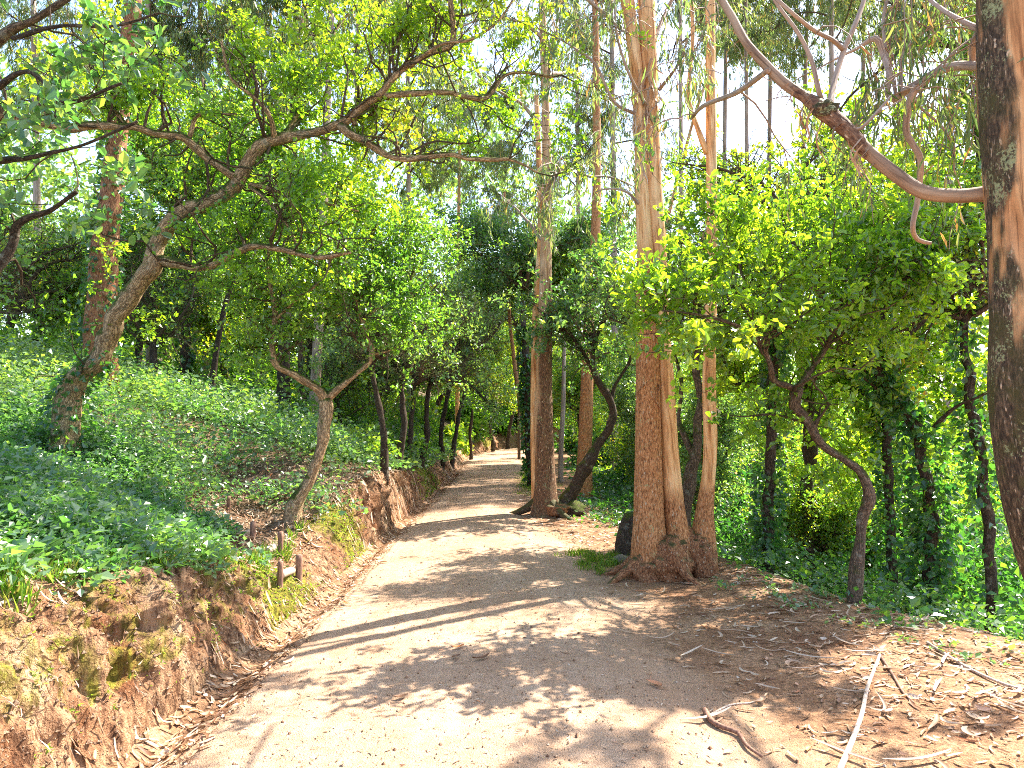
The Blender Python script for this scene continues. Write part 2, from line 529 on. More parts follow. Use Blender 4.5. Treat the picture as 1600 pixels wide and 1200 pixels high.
def path_mat():
    m, nt, out = material('path_sand')
    pos = soil_common(nt)
    n0 = noise_t(nt, pos, .9, 4, .6)
    n1 = noise_t(nt, pos, 14, 4, .65)
    n2 = noise_t(nt, pos, 150, 3, .75)
    vo = ND(nt, 'ShaderNodeTexVoronoi', {'Vector': pos, 'Scale': 120.0}, feature='F1')
    c = ramp(nt, n0, [(.3, (.38, .235, .145)), (.5, (.46, .305, .20)), (.7, (.51, .365, .25))])
    c = mixc(nt, ramp(nt, n1, [(.35, .55), (.6, 0.0)]), c, (.30, .17, .095))
    nw = noise_t(nt, mapping(nt, pos, (2.6, .5, 1)), 1.3, 4, .6)
    c = mixc(nt, ramp(nt, nw, [(.42, .45), (.55, 0.0)]), c, (.34, .20, .115))
    c = mixc(nt, ramp(nt, n2, [(.34, .7), (.48, 0.0)]), c, (.17, .11, .07))
    c = mixc(nt, ramp(nt, n2, [(.58, 0.0), (.7, .6)]), c, (.68, .58, .47))
    sm = ND(nt, 'ShaderNodeAttribute', attribute_name='soilmix').outputs['Fac']
    smf = mth(nt, 'MULTIPLY', mth(nt, 'SUBTRACT', mth(nt, 'ADD', sm, mth(nt, 'MULTIPLY', n1, .6)), .5), 1.6, True)
    n4 = noise_t(nt, pos, 2.2, 5, .6)
    sc_ = ramp(nt, n4, [(.32, (.23, .11, .055)), (.5, (.36, .195, .10)), (.68, (.48, .30, .175))])
    n5 = noise_t(nt, pos, 45, 4, .7)
    sc_ = mixc(nt, ramp(nt, n5, [(.35, .85), (.6, 0.0)]), sc_, (.09, .045, .024))
    sc_ = mixc(nt, ramp(nt, n2, [(.6, 0.0), (.72, .7)]), sc_, (.58, .48, .38))
    c = mixc(nt, smf, c, sc_)
    ht = mth(nt, 'ADD', mth(nt, 'MULTIPLY', vo.outputs['Distance'], -1.0), mth(nt, 'MULTIPLY', n2, 1.2))
    b = ND(nt, 'ShaderNodeBump', {'Height': ht, 'Strength': .75, 'Distance': .008})
    b2 = ND(nt, 'ShaderNodeBump', {'Height': n1, 'Strength': .5, 'Distance': .03, 'Normal': b.outputs[0]})
    p = ND(nt, 'ShaderNodeBsdfPrincipled', {'Base Color': c, 'Roughness': .92, 'Specular IOR Level': .15, 'Normal': b2.outputs[0]})
    nt.links.new(p.outputs[0], out.inputs[0])
    return m
M['path'] = path_mat()

def simple_wood(name, a, b_, c_):
    m, nt, out = material(name)
    pos = ND(nt, 'ShaderNodeTexCoord').outputs['Object']
    n = noise_t(nt, mapping(nt, pos, (1, 1, .2)), 60, 4, .7)
    c = ramp(nt, n, [(.3, a), (.5, b_), (.7, c_)])
    b = ND(nt, 'ShaderNodeBump', {'Height': n, 'Strength': .6, 'Distance': .006})
    p = ND(nt, 'ShaderNodeBsdfPrincipled', {'Base Color': c, 'Roughness': .85, 'Normal': b.outputs[0]})
    nt.links.new(p.outputs[0], out.inputs[0])
    return m
M['stake'] = simple_wood('stake_wood', (.10, .045, .03), (.22, .11, .07), (.34, .20, .13))
M['log'] = simple_wood('log_wood', (.20, .14, .10), (.36, .27, .20), (.48, .38, .30))
M['pale_wood'] = simple_wood('pale_wood', (.30, .20, .14), (.50, .38, .29), (.64, .54, .45))
M['rock'] = simple_wood('rock_mossy', (.07, .06, .04), (.16, .13, .09), (.12, .13, .05))
M['rock_tan'] = simple_wood('rock_tan', (.18, .10, .05), (.34, .22, .12), (.46, .34, .20))
M['strip'] = leaf_mat('bark_strip', [(0, (.24, .12, .065)), (.5, (.46, .31, .20)), (1, (.62, .50, .38))],
                      [(0, (.3, .15, .08)), (1, (.5, .4, .3))], 0.06, .6, .2)

# ------------------------------------------------------------------ terrain
def tab(y, pts):
    xs, vs = zip(*pts)
    k = 0.5
    return (np.interp(y - k, xs, vs) + np.interp(y + k, xs, vs) + 2 * np.interp(y, xs, vs)) / 4
def left_edge(y):
    return tab(y, [(-30, -1.5), (3, -1.5), (20, -1.42), (26, -1.6), (30, -1.6), (33, -1.15), (36, -.4), (40, 1.2), (46, 4.5), (60, 14), (120, 60), (500, 400)]) \
        + .05 * (vn(y * 1.3, 3.1) - .5) + .05 * (vn(y * 5, 8.1) - .5)
def right_edge(y):
    return tab(y, [(-30, 2.0), (3, 1.25), (6, 1.15), (8, 1.05), (10, .75), (12, .3), (16, .35), (20, .5), (27, .6), (32, 1.6), (36, 3), (40, 5), (46, 9), (60, 20), (120, 70), (500, 410)])
def foot(y):
    return left_edge(y) - tab(y, [(0, .34), (5, .30), (8, .26), (12, .2), (50, .2)])
def crest_w(y):
    return tab(y, [(-30, .6), (0, .62), (3, .6), (5, .5), (6.6, .44), (7.6, .6), (9, .36), (12, .26), (20, .3), (40, .6)])
def crest_h(y):
    return tab(y, [(-30, .95), (2, .88), (4.2, .71), (5.5, .58), (6.3, .46), (7.0, .22), (7.6, .30), (8.3, .50), (9.5, .74), (11, .80), (12, .70), (14, .58), (16, .45), (20, .40), (28, .35), (34, .6), (40, .9), (60, 1.2)])
def drop_x(y):
    return tab(y, [(-30, 6), (0, 5.2), (3, 4.4), (5, 3.5), (6, 2.85), (7.1, 2.35), (8.3, 2.15), (9.5, 1.65), (11, 1.25), (13, 1.2), (20, 1.8), (28, 2.4), (34, 5), (40, 9), (60, 26), (500, 420)])

def hgt(x, y):
    x, y = np.asarray(x, float), np.asarray(y, float)
    f, w, H, dx = foot(y), crest_w(y), crest_h(y), drop_x(y)
    D = f - x
    t = np.clip(D / w, 0, 1)
    bank = H * (1 - (1 - t) ** 1.7) * (t > 0)
    hill = np.maximum(D - w, 0)
    z = bank + .25 * np.minimum(hill, 5) + .16 * np.clip(hill - 5, 0, 25) + .06 * np.clip(hill - 30, 0, 200)
    # trodden gully with the steps
    ax, ay, bx, by = -1.9, 6.9, -3.7, 9.4
    tt = np.clip(((x - ax) * (bx - ax) + (y - ay) * (by - ay)) / ((bx - ax) ** 2 + (by - ay) ** 2), 0, 1.25)
    qx, qy = ax + tt * (bx - ax), ay + tt * (by - ay)
    dist = np.hypot(x - qx, y - qy)
    g = np.exp(-(dist / .95) ** 2) * (hill > -w)
    zt = .18 + .50 * tt + .12 * dist
    z = np.where(D > 0, z + (np.minimum(z, zt) - z) * g, z)
    z = z - .05 * sst(0, .12, x - f) * (1 - sst(-.16, -.02, x - left_edge(y)))
    # right side: low litter mound, then the slope going down
    z = z + .05 * sst(1.2, 2.4, x) * (1 - sst(8, 10, y)) * (D < 0)
    z = z - np.where(x > dx, .42 * (np.sqrt((x - dx) ** 2 + .16) - .4), 0) * (1 - sst(6, 14, x - dx) * .0)
    z = np.maximum(z, -3.2 + .0 * x)
    rough = .05 * (fbm(x * 1.1, y * 1.1, 0, 3, 5) - .5) + .018 * (fbm(x * 7, y * 7, 0, 2, 9) - .5)
    onpath = (x > left_edge(y) - .35) & (x < right_edge(y))
    edge = sst(0, .8, x - right_edge(y)) + (D > -.02) * 1.0
    return z + rough * np.clip(edge, .15, 1) * np.where(onpath, .2, 1)

ys = [-12, -6, -3, -1, 0, .7, 1.2]
y = 1.5
while y < 60:
    ys.append(y)
    y += .026 + max(0, y - 5) * .0055
ys = np.array(ys + [63, 68, 75, 85, 100, 130, 180, 260, 400])
cl = np.concatenate([[-400, -250, -150, -90, -60, -45, -35], np.arange(-28, -14, 1.2), np.arange(-14, -6, .4), np.arange(-6, -1.5, .2), np.linspace(-1.5, -.02, 18)])
cb = np.linspace(0, 1, 46)
cr_ = np.concatenate([np.linspace(0, .5, 16), np.linspace(.55, 1.8, 12), np.arange(1.9, 5, .10), np.arange(5, 6, .15), np.arange(6, 8, .15), np.arange(8, 14, .4), np.arange(14, 30, 1.2), [35, 45, 60, 90, 150, 250, 400]])
NY = len(ys)
fy, wy = foot(ys)[:, None], crest_w(ys)[:, None]
Xh = fy - wy + cl[None, :] * 1.0
Xh = np.concatenate([Xh, fy - wy], 1)
Xb = fy - wy * (1 - cb[None, :])
Xr = fy + cr_[None, :]

def grid_obj(name, X, Y, Z, mat, attrs=None):
    n, m = X.shape
    V = np.stack([X, Y, Z], -1).reshape(-1, 3)
    i = np.arange(n - 1)[:, None] * m + np.arange(m - 1)[None, :]
    Fq = np.stack([i, i + 1, i + 1 + m, i + m], -1).reshape(-1, 4)
    me = new_mesh(name, V, [Fq], attrs, [mat], True)
    o = link(name, me)
    return tag(o, kind='structure')

def Yg(X): return np.repeat(ys[:, None], X.shape[1], 1)
Zh, Zb, Zr = hgt(Xh, Yg(Xh)), hgt(Xb, Yg(Xb)), hgt(Xr, Yg(Xr))
# bank face relief: rills running down the face, lumps and pits
tb = np.repeat(cb[None, :], NY, 0)
Yb = Yg(Xb).copy()
env = np.sin(np.clip(tb, 0, 1) * math.pi) ** .6
yy = Yb + .25 * tb
rill = fbm(yy * 4.6, tb * .7, 0, 4, 31) - .5
lump = fbm(Xb * 11, Yb * 11, Zb * 8, 4, 41) - .5
big = vn(Yb * .9, 2.2, 0, 77) - .5
pit = np.minimum(0, vn(Yb * 16, tb * 7, 3.3, 12) - .42)
dd = (.36 * rill + .22 * lump + .20 * big + .34 * pit) * env * np.clip(crest_h(ys)[:, None] / .6, .4, 1.2)
nX = .85
Xb2 = Xb + dd * nX
Zb2 = Zb + dd * .35
mossy = np.clip(.13 + .9 * (vn(Yb * .55, 5.5, 0, 3) - .45) + .25 * (tb < .8) * (tb > .1) * vn(Yb * 2, tb * 2, 1, 8), 0, 1)
for yc, wd, a in ((6.2, .75, .8), (8.5, .7, .8), (4.3, .5, .3), (15.5, 1.4, .5), (3.4, .5, .1)):
    mossy = np.maximum(mossy, a * np.exp(-((Yb - yc) / wd) ** 2) + .12)
Yb2 = Yb
grid_obj('earth_bank', Xb2, Yb2, Zb2, M['bank'], {'moss': ('POINT', mossy.ravel())})
grid_obj('hillside', Xh, Yg(Xh), Zh, M['forest_floor'])
def soilmix(x, y):
    return sst(-.75, .55, x - right_edge(y) + .7 * (fbm(x * 1.7, y * 1.7, 0, 3, 19) - .5)) * (x > left_edge(y) + .2) + 1.0 * (x < left_edge(y) - .03)
grid_obj('ground', Xr, Yg(Xr), Zr, M['path'], {'soilmix': ('POINT', soilmix(Xr, Yg(Xr)).ravel())})
# path sheet
pc = np.linspace(0, 1, 84)
L_, R_ = left_edge(ys)[:, None], right_edge(ys)[:, None]
Xp = L_ + (R_ - L_) * pc[None, :] + np.zeros((NY, 1))
Yp = Yg(Xp)
crown = .035 * np.sin(np.clip(pc * 1.0, 0, 1) * math.pi)[None, :]
edge_l = sst(0, .035, Xp - L_)
edge_r = 1 - sst(-.45, 0, Xp - R_)
ragged = .022 * (vn(Yp * 9, Xp * 9, 0, 4) - .5)
Zp = -.07 + .085 * edge_l + crown + ragged * (1 - edge_l * .7) + .012 * (fbm(Xp * 4, Yp * 4, 0, 3, 6) - .5) + .006 * (vn(Xp * 30, Yp * 30, 0, 2) - .5) - .05 * (1 - edge_r) + .03 * (1 - edge_r) * (vn(Xp * 5, Yp * 5, 0, 44) - .5)
k1 = (ys > .5) & (ys < 61)
grid_obj('path', Xp[k1], Yp[k1], Zp[k1], M['path'], {'soilmix': ('POINT', soilmix(Xp, Yp)[k1].ravel())})

def gz(x, y): return hgt(x, y)

# ------------------------------------------------------------------ where the sun gets through the canopy
def sun_gap(p):
    """1 where a leaf at p may stay, by where its shade would fall on the ground: the canopy has gaps"""
    k = p[:, 2] / SUN[2]
    gx, gy = p[:, 0] - SUN[0] * k, p[:, 1] - SUN[1] * k
    n = fbm(gx * 2.8, gy * 2.8, 0, 2, 61)
    thr = np.full(len(p), .50)                                            # leaves stay where n < thr
    d = np.hypot((gx - .1) / 2.3, (gy - 5.5) / 1.05)                      # sunlit stretch across the path
    thr = np.where(d < 1, .10, thr)
    near = (gy < 4.7) & (gx < 2.2) & (gx > -4)
    thr = np.where(near, .47, thr)
    thr = np.where((gy < 4.4) & (gx < -.4) & (gx > -3), .38, thr)
    shade = (gy > 6.6) & (gy < 11) & (gx > -2) & (gx < 1.3)
    thr = np.where(shade, .54, thr)
    thr = np.where((gx > 1.3) & (gy < 7), .49, thr)
    thr = np.where((gx < -1.6) & (gy < 9), .33, thr)
    thr = np.where((gx < -1.6) & (gy >= 9) & (gy < 19), .38, thr)
    thr = np.where(p[:, 2] < 1.2, 1, thr)
    fine = vn(gx * 6.5, gy * 6.5, 0, 91) < .66
    return (n < thr + .03) & (fine | (p[:, 2] < 1.2))

def in_view(p, m=1.35):
    y = np.maximum(p[:, 1], .01)
    return (p[:, 1] > .6) & (np.abs(p[:, 0] / y) < .69 * m) & ((p[:, 2] - EYE) / y < .60 * m) & ((p[:, 2] - EYE) / y > -.8)

def useful(p):
    """in the picture or near it, or its shade falls on ground the picture shows"""
    k = np.maximum(p[:, 2], 0) / SUN[2]
    g = np.stack([p[:, 0] - SUN[0] * k, p[:, 1] - SUN[1] * k, np.zeros(len(p))], 1)
    return in_view(p) | (in_view(g, 1.15) & (g[:, 1] > 2.2) & (g[:, 1] < 16))

# ------------------------------------------------------------------ growing twigs and leaves
def walk(start, d0, length, K, wander, up=0.0, droop=0.0):
    N = len(start)
    pts = np.zeros((N, K, 3))
    pts[:, 0] = start
    d = norm(d0)
    st = (length / (K - 1))[:, None]
    for i in range(1, K):
        d = norm(d + wander * rng.normal(size=(N, 3)) + np.array([0, 0, up - droop * i / K]))
        pts[:, i] = pts[:, i - 1] + d * st
    return pts

def grow(limbs, per_m=16, len1=(.5, 1.3), n2=6, len2=(.18, .5), anchors=4, per=5, L=.055, W=.032, f0=.12, style='oak',
         spread=.06, up1=.10, rise=.35, gapkeep=0.0, cull=True, keep=None, gap=True):
    """limbs [(pts, rad)] -> (twig pieces, leaf pos, leaf dir, L, W)"""
    S, D, RR = [], [], []
    for pts, rad in limbs:
        pts, rad = catmull(pts, rad, .05)
        s = np.concatenate([[0], np.cumsum(np.linalg.norm(np.diff(pts, axis=0), axis=1))])
        n = max(2, int(per_m * s[-1] * (1 - f0)))
        q = rng.uniform(f0 * s[-1], s[-1], n)
        pos = np.stack([np.interp(q, s, pts[:, j]) for j in range(3)], 1)
        T = norm(np.gradient(pts, axis=0))
        tan = np.stack([np.interp(q, s, T[:, j]) for j in range(3)], 1)
        S.append(pos)
        D.append(norm(rng.normal(size=(n, 3)) + .7 * tan + np.array([0, 0, rise])))
        RR.append(np.interp(q, s, rad))
        S.append(pts[-1:]); D.append(T[-1:]); RR.append(rad[-1:] * 2)
    S, D, RR = np.vstack(S), np.vstack(D), np.concatenate(RR)
    if keep is not None:
        k = keep(S)
        S, D, RR = S[k], D[k], RR[k]
    N = len(S)
    l1 = rng.uniform(*len1, N)
    if style == 'euc':
        B1 = walk(S, D, l1, 7, .28, up1, .25)
    else:
        B1 = walk(S, D, l1, 7, .42, up1)
    r1 = np.minimum(.4 * RR, .008 + .010 * l1)
    R1 = r1[:, None] * np.linspace(1, .3, 7)[None]
    # second level
    idx = np.repeat(np.arange(N), n2)
    M2 = len(idx)
    t = rng.uniform(.25, 1, M2) * 6
    i0 = np.minimum(t.astype(int), 5)
    fr = (t - i0)[:, None]
    s2 = B1[idx, i0] * (1 - fr) + B1[idx, i0 + 1] * fr
    tn = norm(B1[idx, i0 + 1] - B1[idx, i0])
    l2 = rng.uniform(*len2, M2)
    if style == 'euc':
        d2 = norm(tn * .6 + rng.normal(size=(M2, 3)) * .6 + np.array([0, 0, -.2]))
        B2 = walk(s2, d2, l2, 5, .16, 0, .9)
    else:
        d2 = norm(tn * .7 + rng.normal(size=(M2, 3)) + np.array([0, 0, .15]))
        B2 = walk(s2, d2, l2, 4, .35, .06)
    K2 = B2.shape[1]
    if cull:
        c = B2[:, -1]
        ok = useful(c)
        if gap:
            ok &= sun_gap(c) | (rng.random(len(c)) < gapkeep)
        B2, M2 = B2[ok], int(ok.sum())
        ok1 = useful(B1[:, 3])
        if gap:
            ok1 &= sun_gap(B1[:, 3]) | (rng.random(N) < .15)
        B1, R1 = B1[ok1], R1[ok1]
    R2 = .0035 * np.linspace(1, .4, K2)[None] * np.ones((M2, 1)) * (L / .055) ** .5
    # leaves
    ai = np.repeat(np.arange(M2), anchors)
    t = rng.uniform(.3, 1.0, len(ai)) * (K2 - 1)
    i0 = np.minimum(t.astype(int), K2 - 2)
    fr = (t - i0)[:, None]
    a = B2[ai, i0] * (1 - fr) + B2[ai, i0 + 1] * fr
    tn = norm(B2[ai, i0 + 1] - B2[ai, i0])
    a = np.repeat(a, per, 0)
    tn = np.repeat(tn, per, 0)
    n = len(a)
    if style == 'euc':
        ld = norm(rng.normal(size=(n, 3)) * .38 + tn * .25 + np.array([0, 0, -1.0]))
        pos = a + rng.normal(size=(n, 3)) * spread * .4
    else:
        ld = norm(rng.normal(size=(n, 3)) + tn * .6)
        pos = a + rng.normal(size=(n, 3)) * spread * .5
    Ls = L * rng.uniform(.65, 1.25, n)
    Ws = W / L * Ls * rng.uniform(.85, 1.15, n)
    tw = MB()
    v, f, b = tubes_batch(B1, R1, 5); tw.add(v, f, bk=b)
    v, f, b = tubes_batch(B2, R2, 3); tw.add(v, f, bk=b)
    return tw, pos, ld, Ls, Ws

def bare(g, limbs, rad=.15, prob=.88):
    """old limbs carry no leaves of their own on their flanks"""
    tw, pos, ld, Ls, Ws = g
    ax = np.vstack([catmull(p, r, .06)[0] for p, r in limbs])
    drop = np.zeros(len(pos), bool)
    for a in ax:
        if a[2] > 9: continue
        k = (np.abs(pos[:, 0] - a[0]) < rad) & (np.abs(pos[:, 2] - a[2]) < rad) & (pos[:, 1] < a[1] + .05) & (pos[:, 1] > a[1] - 1.5)
        drop |= k
    keep_ = ~(drop & (rng.random(len(pos)) < prob))
    return tw, pos[keep_], ld[keep_], Ls[keep_], Ws[keep_]

def bark_disp(kind):
    if kind == 'cork':
        return lambda bk, s, r: .26 * (fbm(bk[..., 0] * 26, bk[..., 1] * 26, bk[..., 2] * 9, 3, 3) - .5) + .22 * (vn(bk[..., 0] * 7, bk[..., 1] * 7, bk[..., 2] * 3.5, 5) - .5)
    if kind == 'rough':
        return lambda bk, s, r: .16 * (fbm(bk[..., 0] * 22, bk[..., 1] * 22, bk[..., 2] * 2.2, 3, 3) - .5) + .14 * (vn(bk[..., 0] * 5, bk[..., 1] * 5, bk[..., 2] * 1.3, 9) - .5)
    return lambda bk, s, r: .12 * (vn(bk[..., 0] * 9, bk[..., 1] * 9, bk[..., 2] * .8, 3) - .5) + .06 * (fbm(bk[..., 0] * 30, bk[..., 1] * 30, bk[..., 2] * 2, 2, 4) - .5)

def px_limb(pts):
    """[(px, py, depth, radius_px)] -> world points, radii"""
    pp = np.array([P(a, b, d) for a, b, d, r in pts])
    rr = np.array([max(r * d / F_PX, .004) for a, b, d, r in pts])
    return pp, rr

def part_tube(name, limb, mat, root, sides=12, step=.1, twist=0., kind='smooth', wear=None, label=None):
    lp, lr = limb
    if kind == 'cork':                                                    # gnarled: the axis wanders and the girth swells at knots
        lp, lr = catmull(lp, lr, max(step, .045))
        s_ = np.concatenate([[0], np.cumsum(np.linalg.norm(np.diff(lp, axis=0), axis=1))])
        sd_ = float(lp[0][0] * 7.3 + lp[0][1])
        w_ = np.minimum(lr * .8, .035)[:, None] * np.sin(np.clip(s_ / max(s_[-1], .01), 0, 1) * math.pi)[:, None] ** .4
        lp = lp + w_ * (np.stack([fbm(s_ * 3.6, sd_, 0, 2, 1), fbm(s_ * 3.6, sd_, 0, 2, 2), fbm(s_ * 3.6, sd_, 0, 2, 3)], 1) - .5) * 2.2
        lr = lr * (.88 + .34 * np.maximum(0, vn(s_ * 4.2, sd_, 0, 7) - .35) * 1.6)
        V, Fs, bk = tube(lp, lr, sides, step, twist, bark_disp(kind), cat=False)
    else:
        V, Fs, bk = tube(lp, lr, sides, step, twist, bark_disp(kind))
    mb = MB()
    at = {'bk': bk}
    w = np.zeros(len(V)) if wear is None else wear(V)
    mb.add(V, Fs, bk=bk, wear=w)
    o = mb.build(name, M[mat], root, loc=root.location)
    if label: o['label'] = label
    return o

def ground_start(limb, sink=.12, flare=1.5):
    """put the foot of a traced stem on the ground with a root flare"""
    p, r = limb
    g = p[0].copy()
    g[2] = float(gz(g[0], g[1]))
    d = p[1] - p[0]
    if p[0][2] > g[2] + .3:
        pp = [g - [0, 0, sink], g + (p[0] - g) * .25, p[0]]
        rr = [r[0] * flare * 1.1, r[0] * (1 + (flare - 1) * .35), r[0]]
    else:
        g[2] = min(g[2], p[0][2])
        pp = [g - [0, 0, sink], p[0] + [0, 0, .03]]
        rr = [r[0] * flare, r[0] * 1.08]
    return np.vstack([pp, p[1:]]), np.concatenate([rr, r[1:]])

def ivy(root, limb, z0, z1, n, size=.07, off=.03, mat='ivy_leaf', name='ivy'):
    pts, rad = catmull(limb[0], limb[1], .05)
    k = rng.integers(0, len(pts), n * 3)
    k = k[(pts[k, 2] > z0) & (pts[k, 2] < z1)][:n]
    k = k[vn(pts[k, 2] * 1.6, 1.0, 0, int(n) % 97) > rng.random(len(k)) * .55]
    if len(k) == 0: return
    th = rng.uniform(0, 2 * math.pi, len(k))
    o = np.stack([np.cos(th), np.sin(th), np.zeros(len(k))], 1)
    pos = pts[k] + o * (rad[k] + rng.uniform(0, off, len(k)) + .01)[:, None] + rng.normal(size=(len(k), 3)) * .01
    d = norm(o * .6 + rng.normal(size=(len(k), 3)) * .5 + np.array([0, 0, -.5]))
    return leaf_mesh(name, pos, d, size * rng.uniform(.6, 1.2, len(k)), size * .85, up=.2, mat=M[mat], parent=root, loc=root.location, wide=.38)

def finish_crown(root, g, leaf, tw_mat='oak_bark', hi=False, fold=.15, up=.7, tint=None, wide=.5):
    tw, pos, ld, Ls, Ws = g
    o1 = tw.build('twigs', M[tw_mat], root, loc=root.location)
    if o1: o1['kind'] = 'stuff'
    o = leaf_mesh('crown', pos, ld, Ls, Ws, up=up, fold=fold, hi=hi, mat=M[leaf], parent=root, loc=root.location, tint=tint(pos) if tint else None, wide=wide)
    return o

def ext(limb, extra):
    """append world-space continuation above the picture"""
    p, r = limb
    pp, rr = [p], [r]
    for dx, dy, dz, k in extra:
        q = pp[-1][-1] + np.array([dx, dy, dz])
        pp.append(q[None]); rr.append(np.array([r[-1] * k]))
    return np.vstack(pp), np.concatenate(rr)
# ------------------------------------------------------------------ crown variants shared by the background trees
def variant_oak(seed, size=1.0, L=.085):
    global rng
    old, rng = rng, np.random.default_rng(seed)
    limbs = []
    n = 6
    for i in range(n):
        a = 2 * math.pi * (i + rng.random() * .6) / n
        e = rng.uniform(.25, 1.1)
        d0 = np.array([math.cos(a) * math.cos(e), math.sin(a) * math.cos(e), math.sin(e)])
        w = walk(np.zeros((1, 3)), d0[None], np.array([rng.uniform(1.6, 2.8)]) * size, 7, .28, .12)[0]
        limbs.append((w, np.linspace(.05, .012, 7)))
    tw, pos, ld, Ls, Ws = grow(limbs, per_m=15, len1=(.5 * size, 1.35 * size), n2=7, len2=(.2, .55), anchors=4, per=5, L=L, W=L * .62, f0=.2, cull=False, spread=.12)
    for p, r in limbs:
        V, Fs, bk = tube(p, r, 6, .15); tw.add(V, Fs, bk=bk)
    o = tw.build('tmp', M['oak_bark'])
    tm = o.data; bpy.data.objects.remove(o)
    lm = {}
    out = leaf_mesh('crown', pos, ld, Ls, Ws, mat=M['oak_leaf'], parent='mesh')
    rng = old
    return tm, out, len(pos), (pos, ld, Ls, Ws)

def variant_euc(seed, H=11, L=.20):
    global rng
    old, rng = rng, np.random.default_rng(seed)
    limbs = []
    for i in range(17):
        z = H * (i + rng.random()) / 17
        a = rng.uniform(0, 2 * math.pi)
        e = rng.uniform(.2, .9)
        d0 = np.array([math.cos(a) * math.cos(e), math.sin(a) * math.cos(e), math.sin(e)])
        w = walk(np.array([[0, 0, z]]), d0[None], np.array([rng.uniform(1.4, 2.6)]) * (1.15 - .5 * z / H), 6, .22, .05, .25)[0]
        limbs.append((w, np.linspace(.035, .01, 6)))
    tw, pos, ld, Ls, Ws = grow(limbs, per_m=7, len1=(.5, 1.3), n2=6, len2=(.35, 1.0), anchors=4, per=6, L=L, W=L * .16, f0=.25, style='euc', cull=False, spread=.12)
    for p, r in limbs:
        V, Fs, bk = tube(p, r, 5, .25); tw.add(V, Fs, bk=bk)
    o = tw.build('tmp', M['oak_bark'])
    tm = o.data; bpy.data.objects.remove(o)
    out = leaf_mesh('crown', pos, ld, Ls, Ws, up=.1, mat=M['euc_leaf'], parent='mesh')
    rng = old
    return tm, out, len(pos), (pos, ld, Ls, Ws)

OAKV = [variant_oak(s) for s in (101, 102, 103)]
EUCV = [variant_euc(s) for s in (201, 202)]
print('variants', [v[2] for v in OAKV + EUCV])
_mat_copies = {}
def recol(me, leaf):
    key = (me.name, leaf)
    if key not in _mat_copies:
        m2 = me.copy()
        m2.materials.clear()
        m2.materials.append(M[leaf])
        _mat_copies[key] = m2
    return _mat_copies[key]

def add_crown(root, var, at, scale=1.0, rot=0.0, leaf=None, zs=1.0, thin=None):
    tm, lm, _, arr = var
    if thin:
        pos, ld, Ls, Ws = arr
        c, s = math.cos(rot), math.sin(rot)
        Rm = np.array([[c, -s, 0], [s, c, 0], [0, 0, 1]])
        p = (pos * scale) @ Rm.T + np.asarray(at)
        d = ld @ Rm.T
        q = np.repeat(p[::20], 20, 0)[:len(p)]
        k = sun_gap(q) & (rng.random(len(p)) < thin)
        o = link('twigs', tm, root)
        o.location = np.asarray(at) - np.asarray(root.location)
        o.rotation_euler = (0, 0, rot)
        o.scale = (scale, scale, scale)
        o['kind'] = 'stuff'
        return leaf_mesh('crown', p[k], d[k], Ls[k] * scale, Ws[k] * scale, mat=M[leaf or 'oak_leaf'], parent=root, loc=root.location)
    if leaf: lm = recol(lm, leaf)
    for nm, me in (('twigs', tm), ('crown', lm)):
        o = link(nm, me, root)
        o.location = np.asarray(at) - np.asarray(root.location)
        o.rotation_euler = (0, 0, rot)
        o.scale = (scale, scale, scale * zs)
        if nm == 'twigs': o['kind'] = 'stuff'
    return o

# ------------------------------------------------------------------ 1. cork oak leaning over the path from the left bank
def T(name, label, cat, limb, group=None):
    p = limb[0][0]
    return empty(name, (float(p[0]), float(p[1]), float(gz(p[0], p[1]))), label, cat, group)

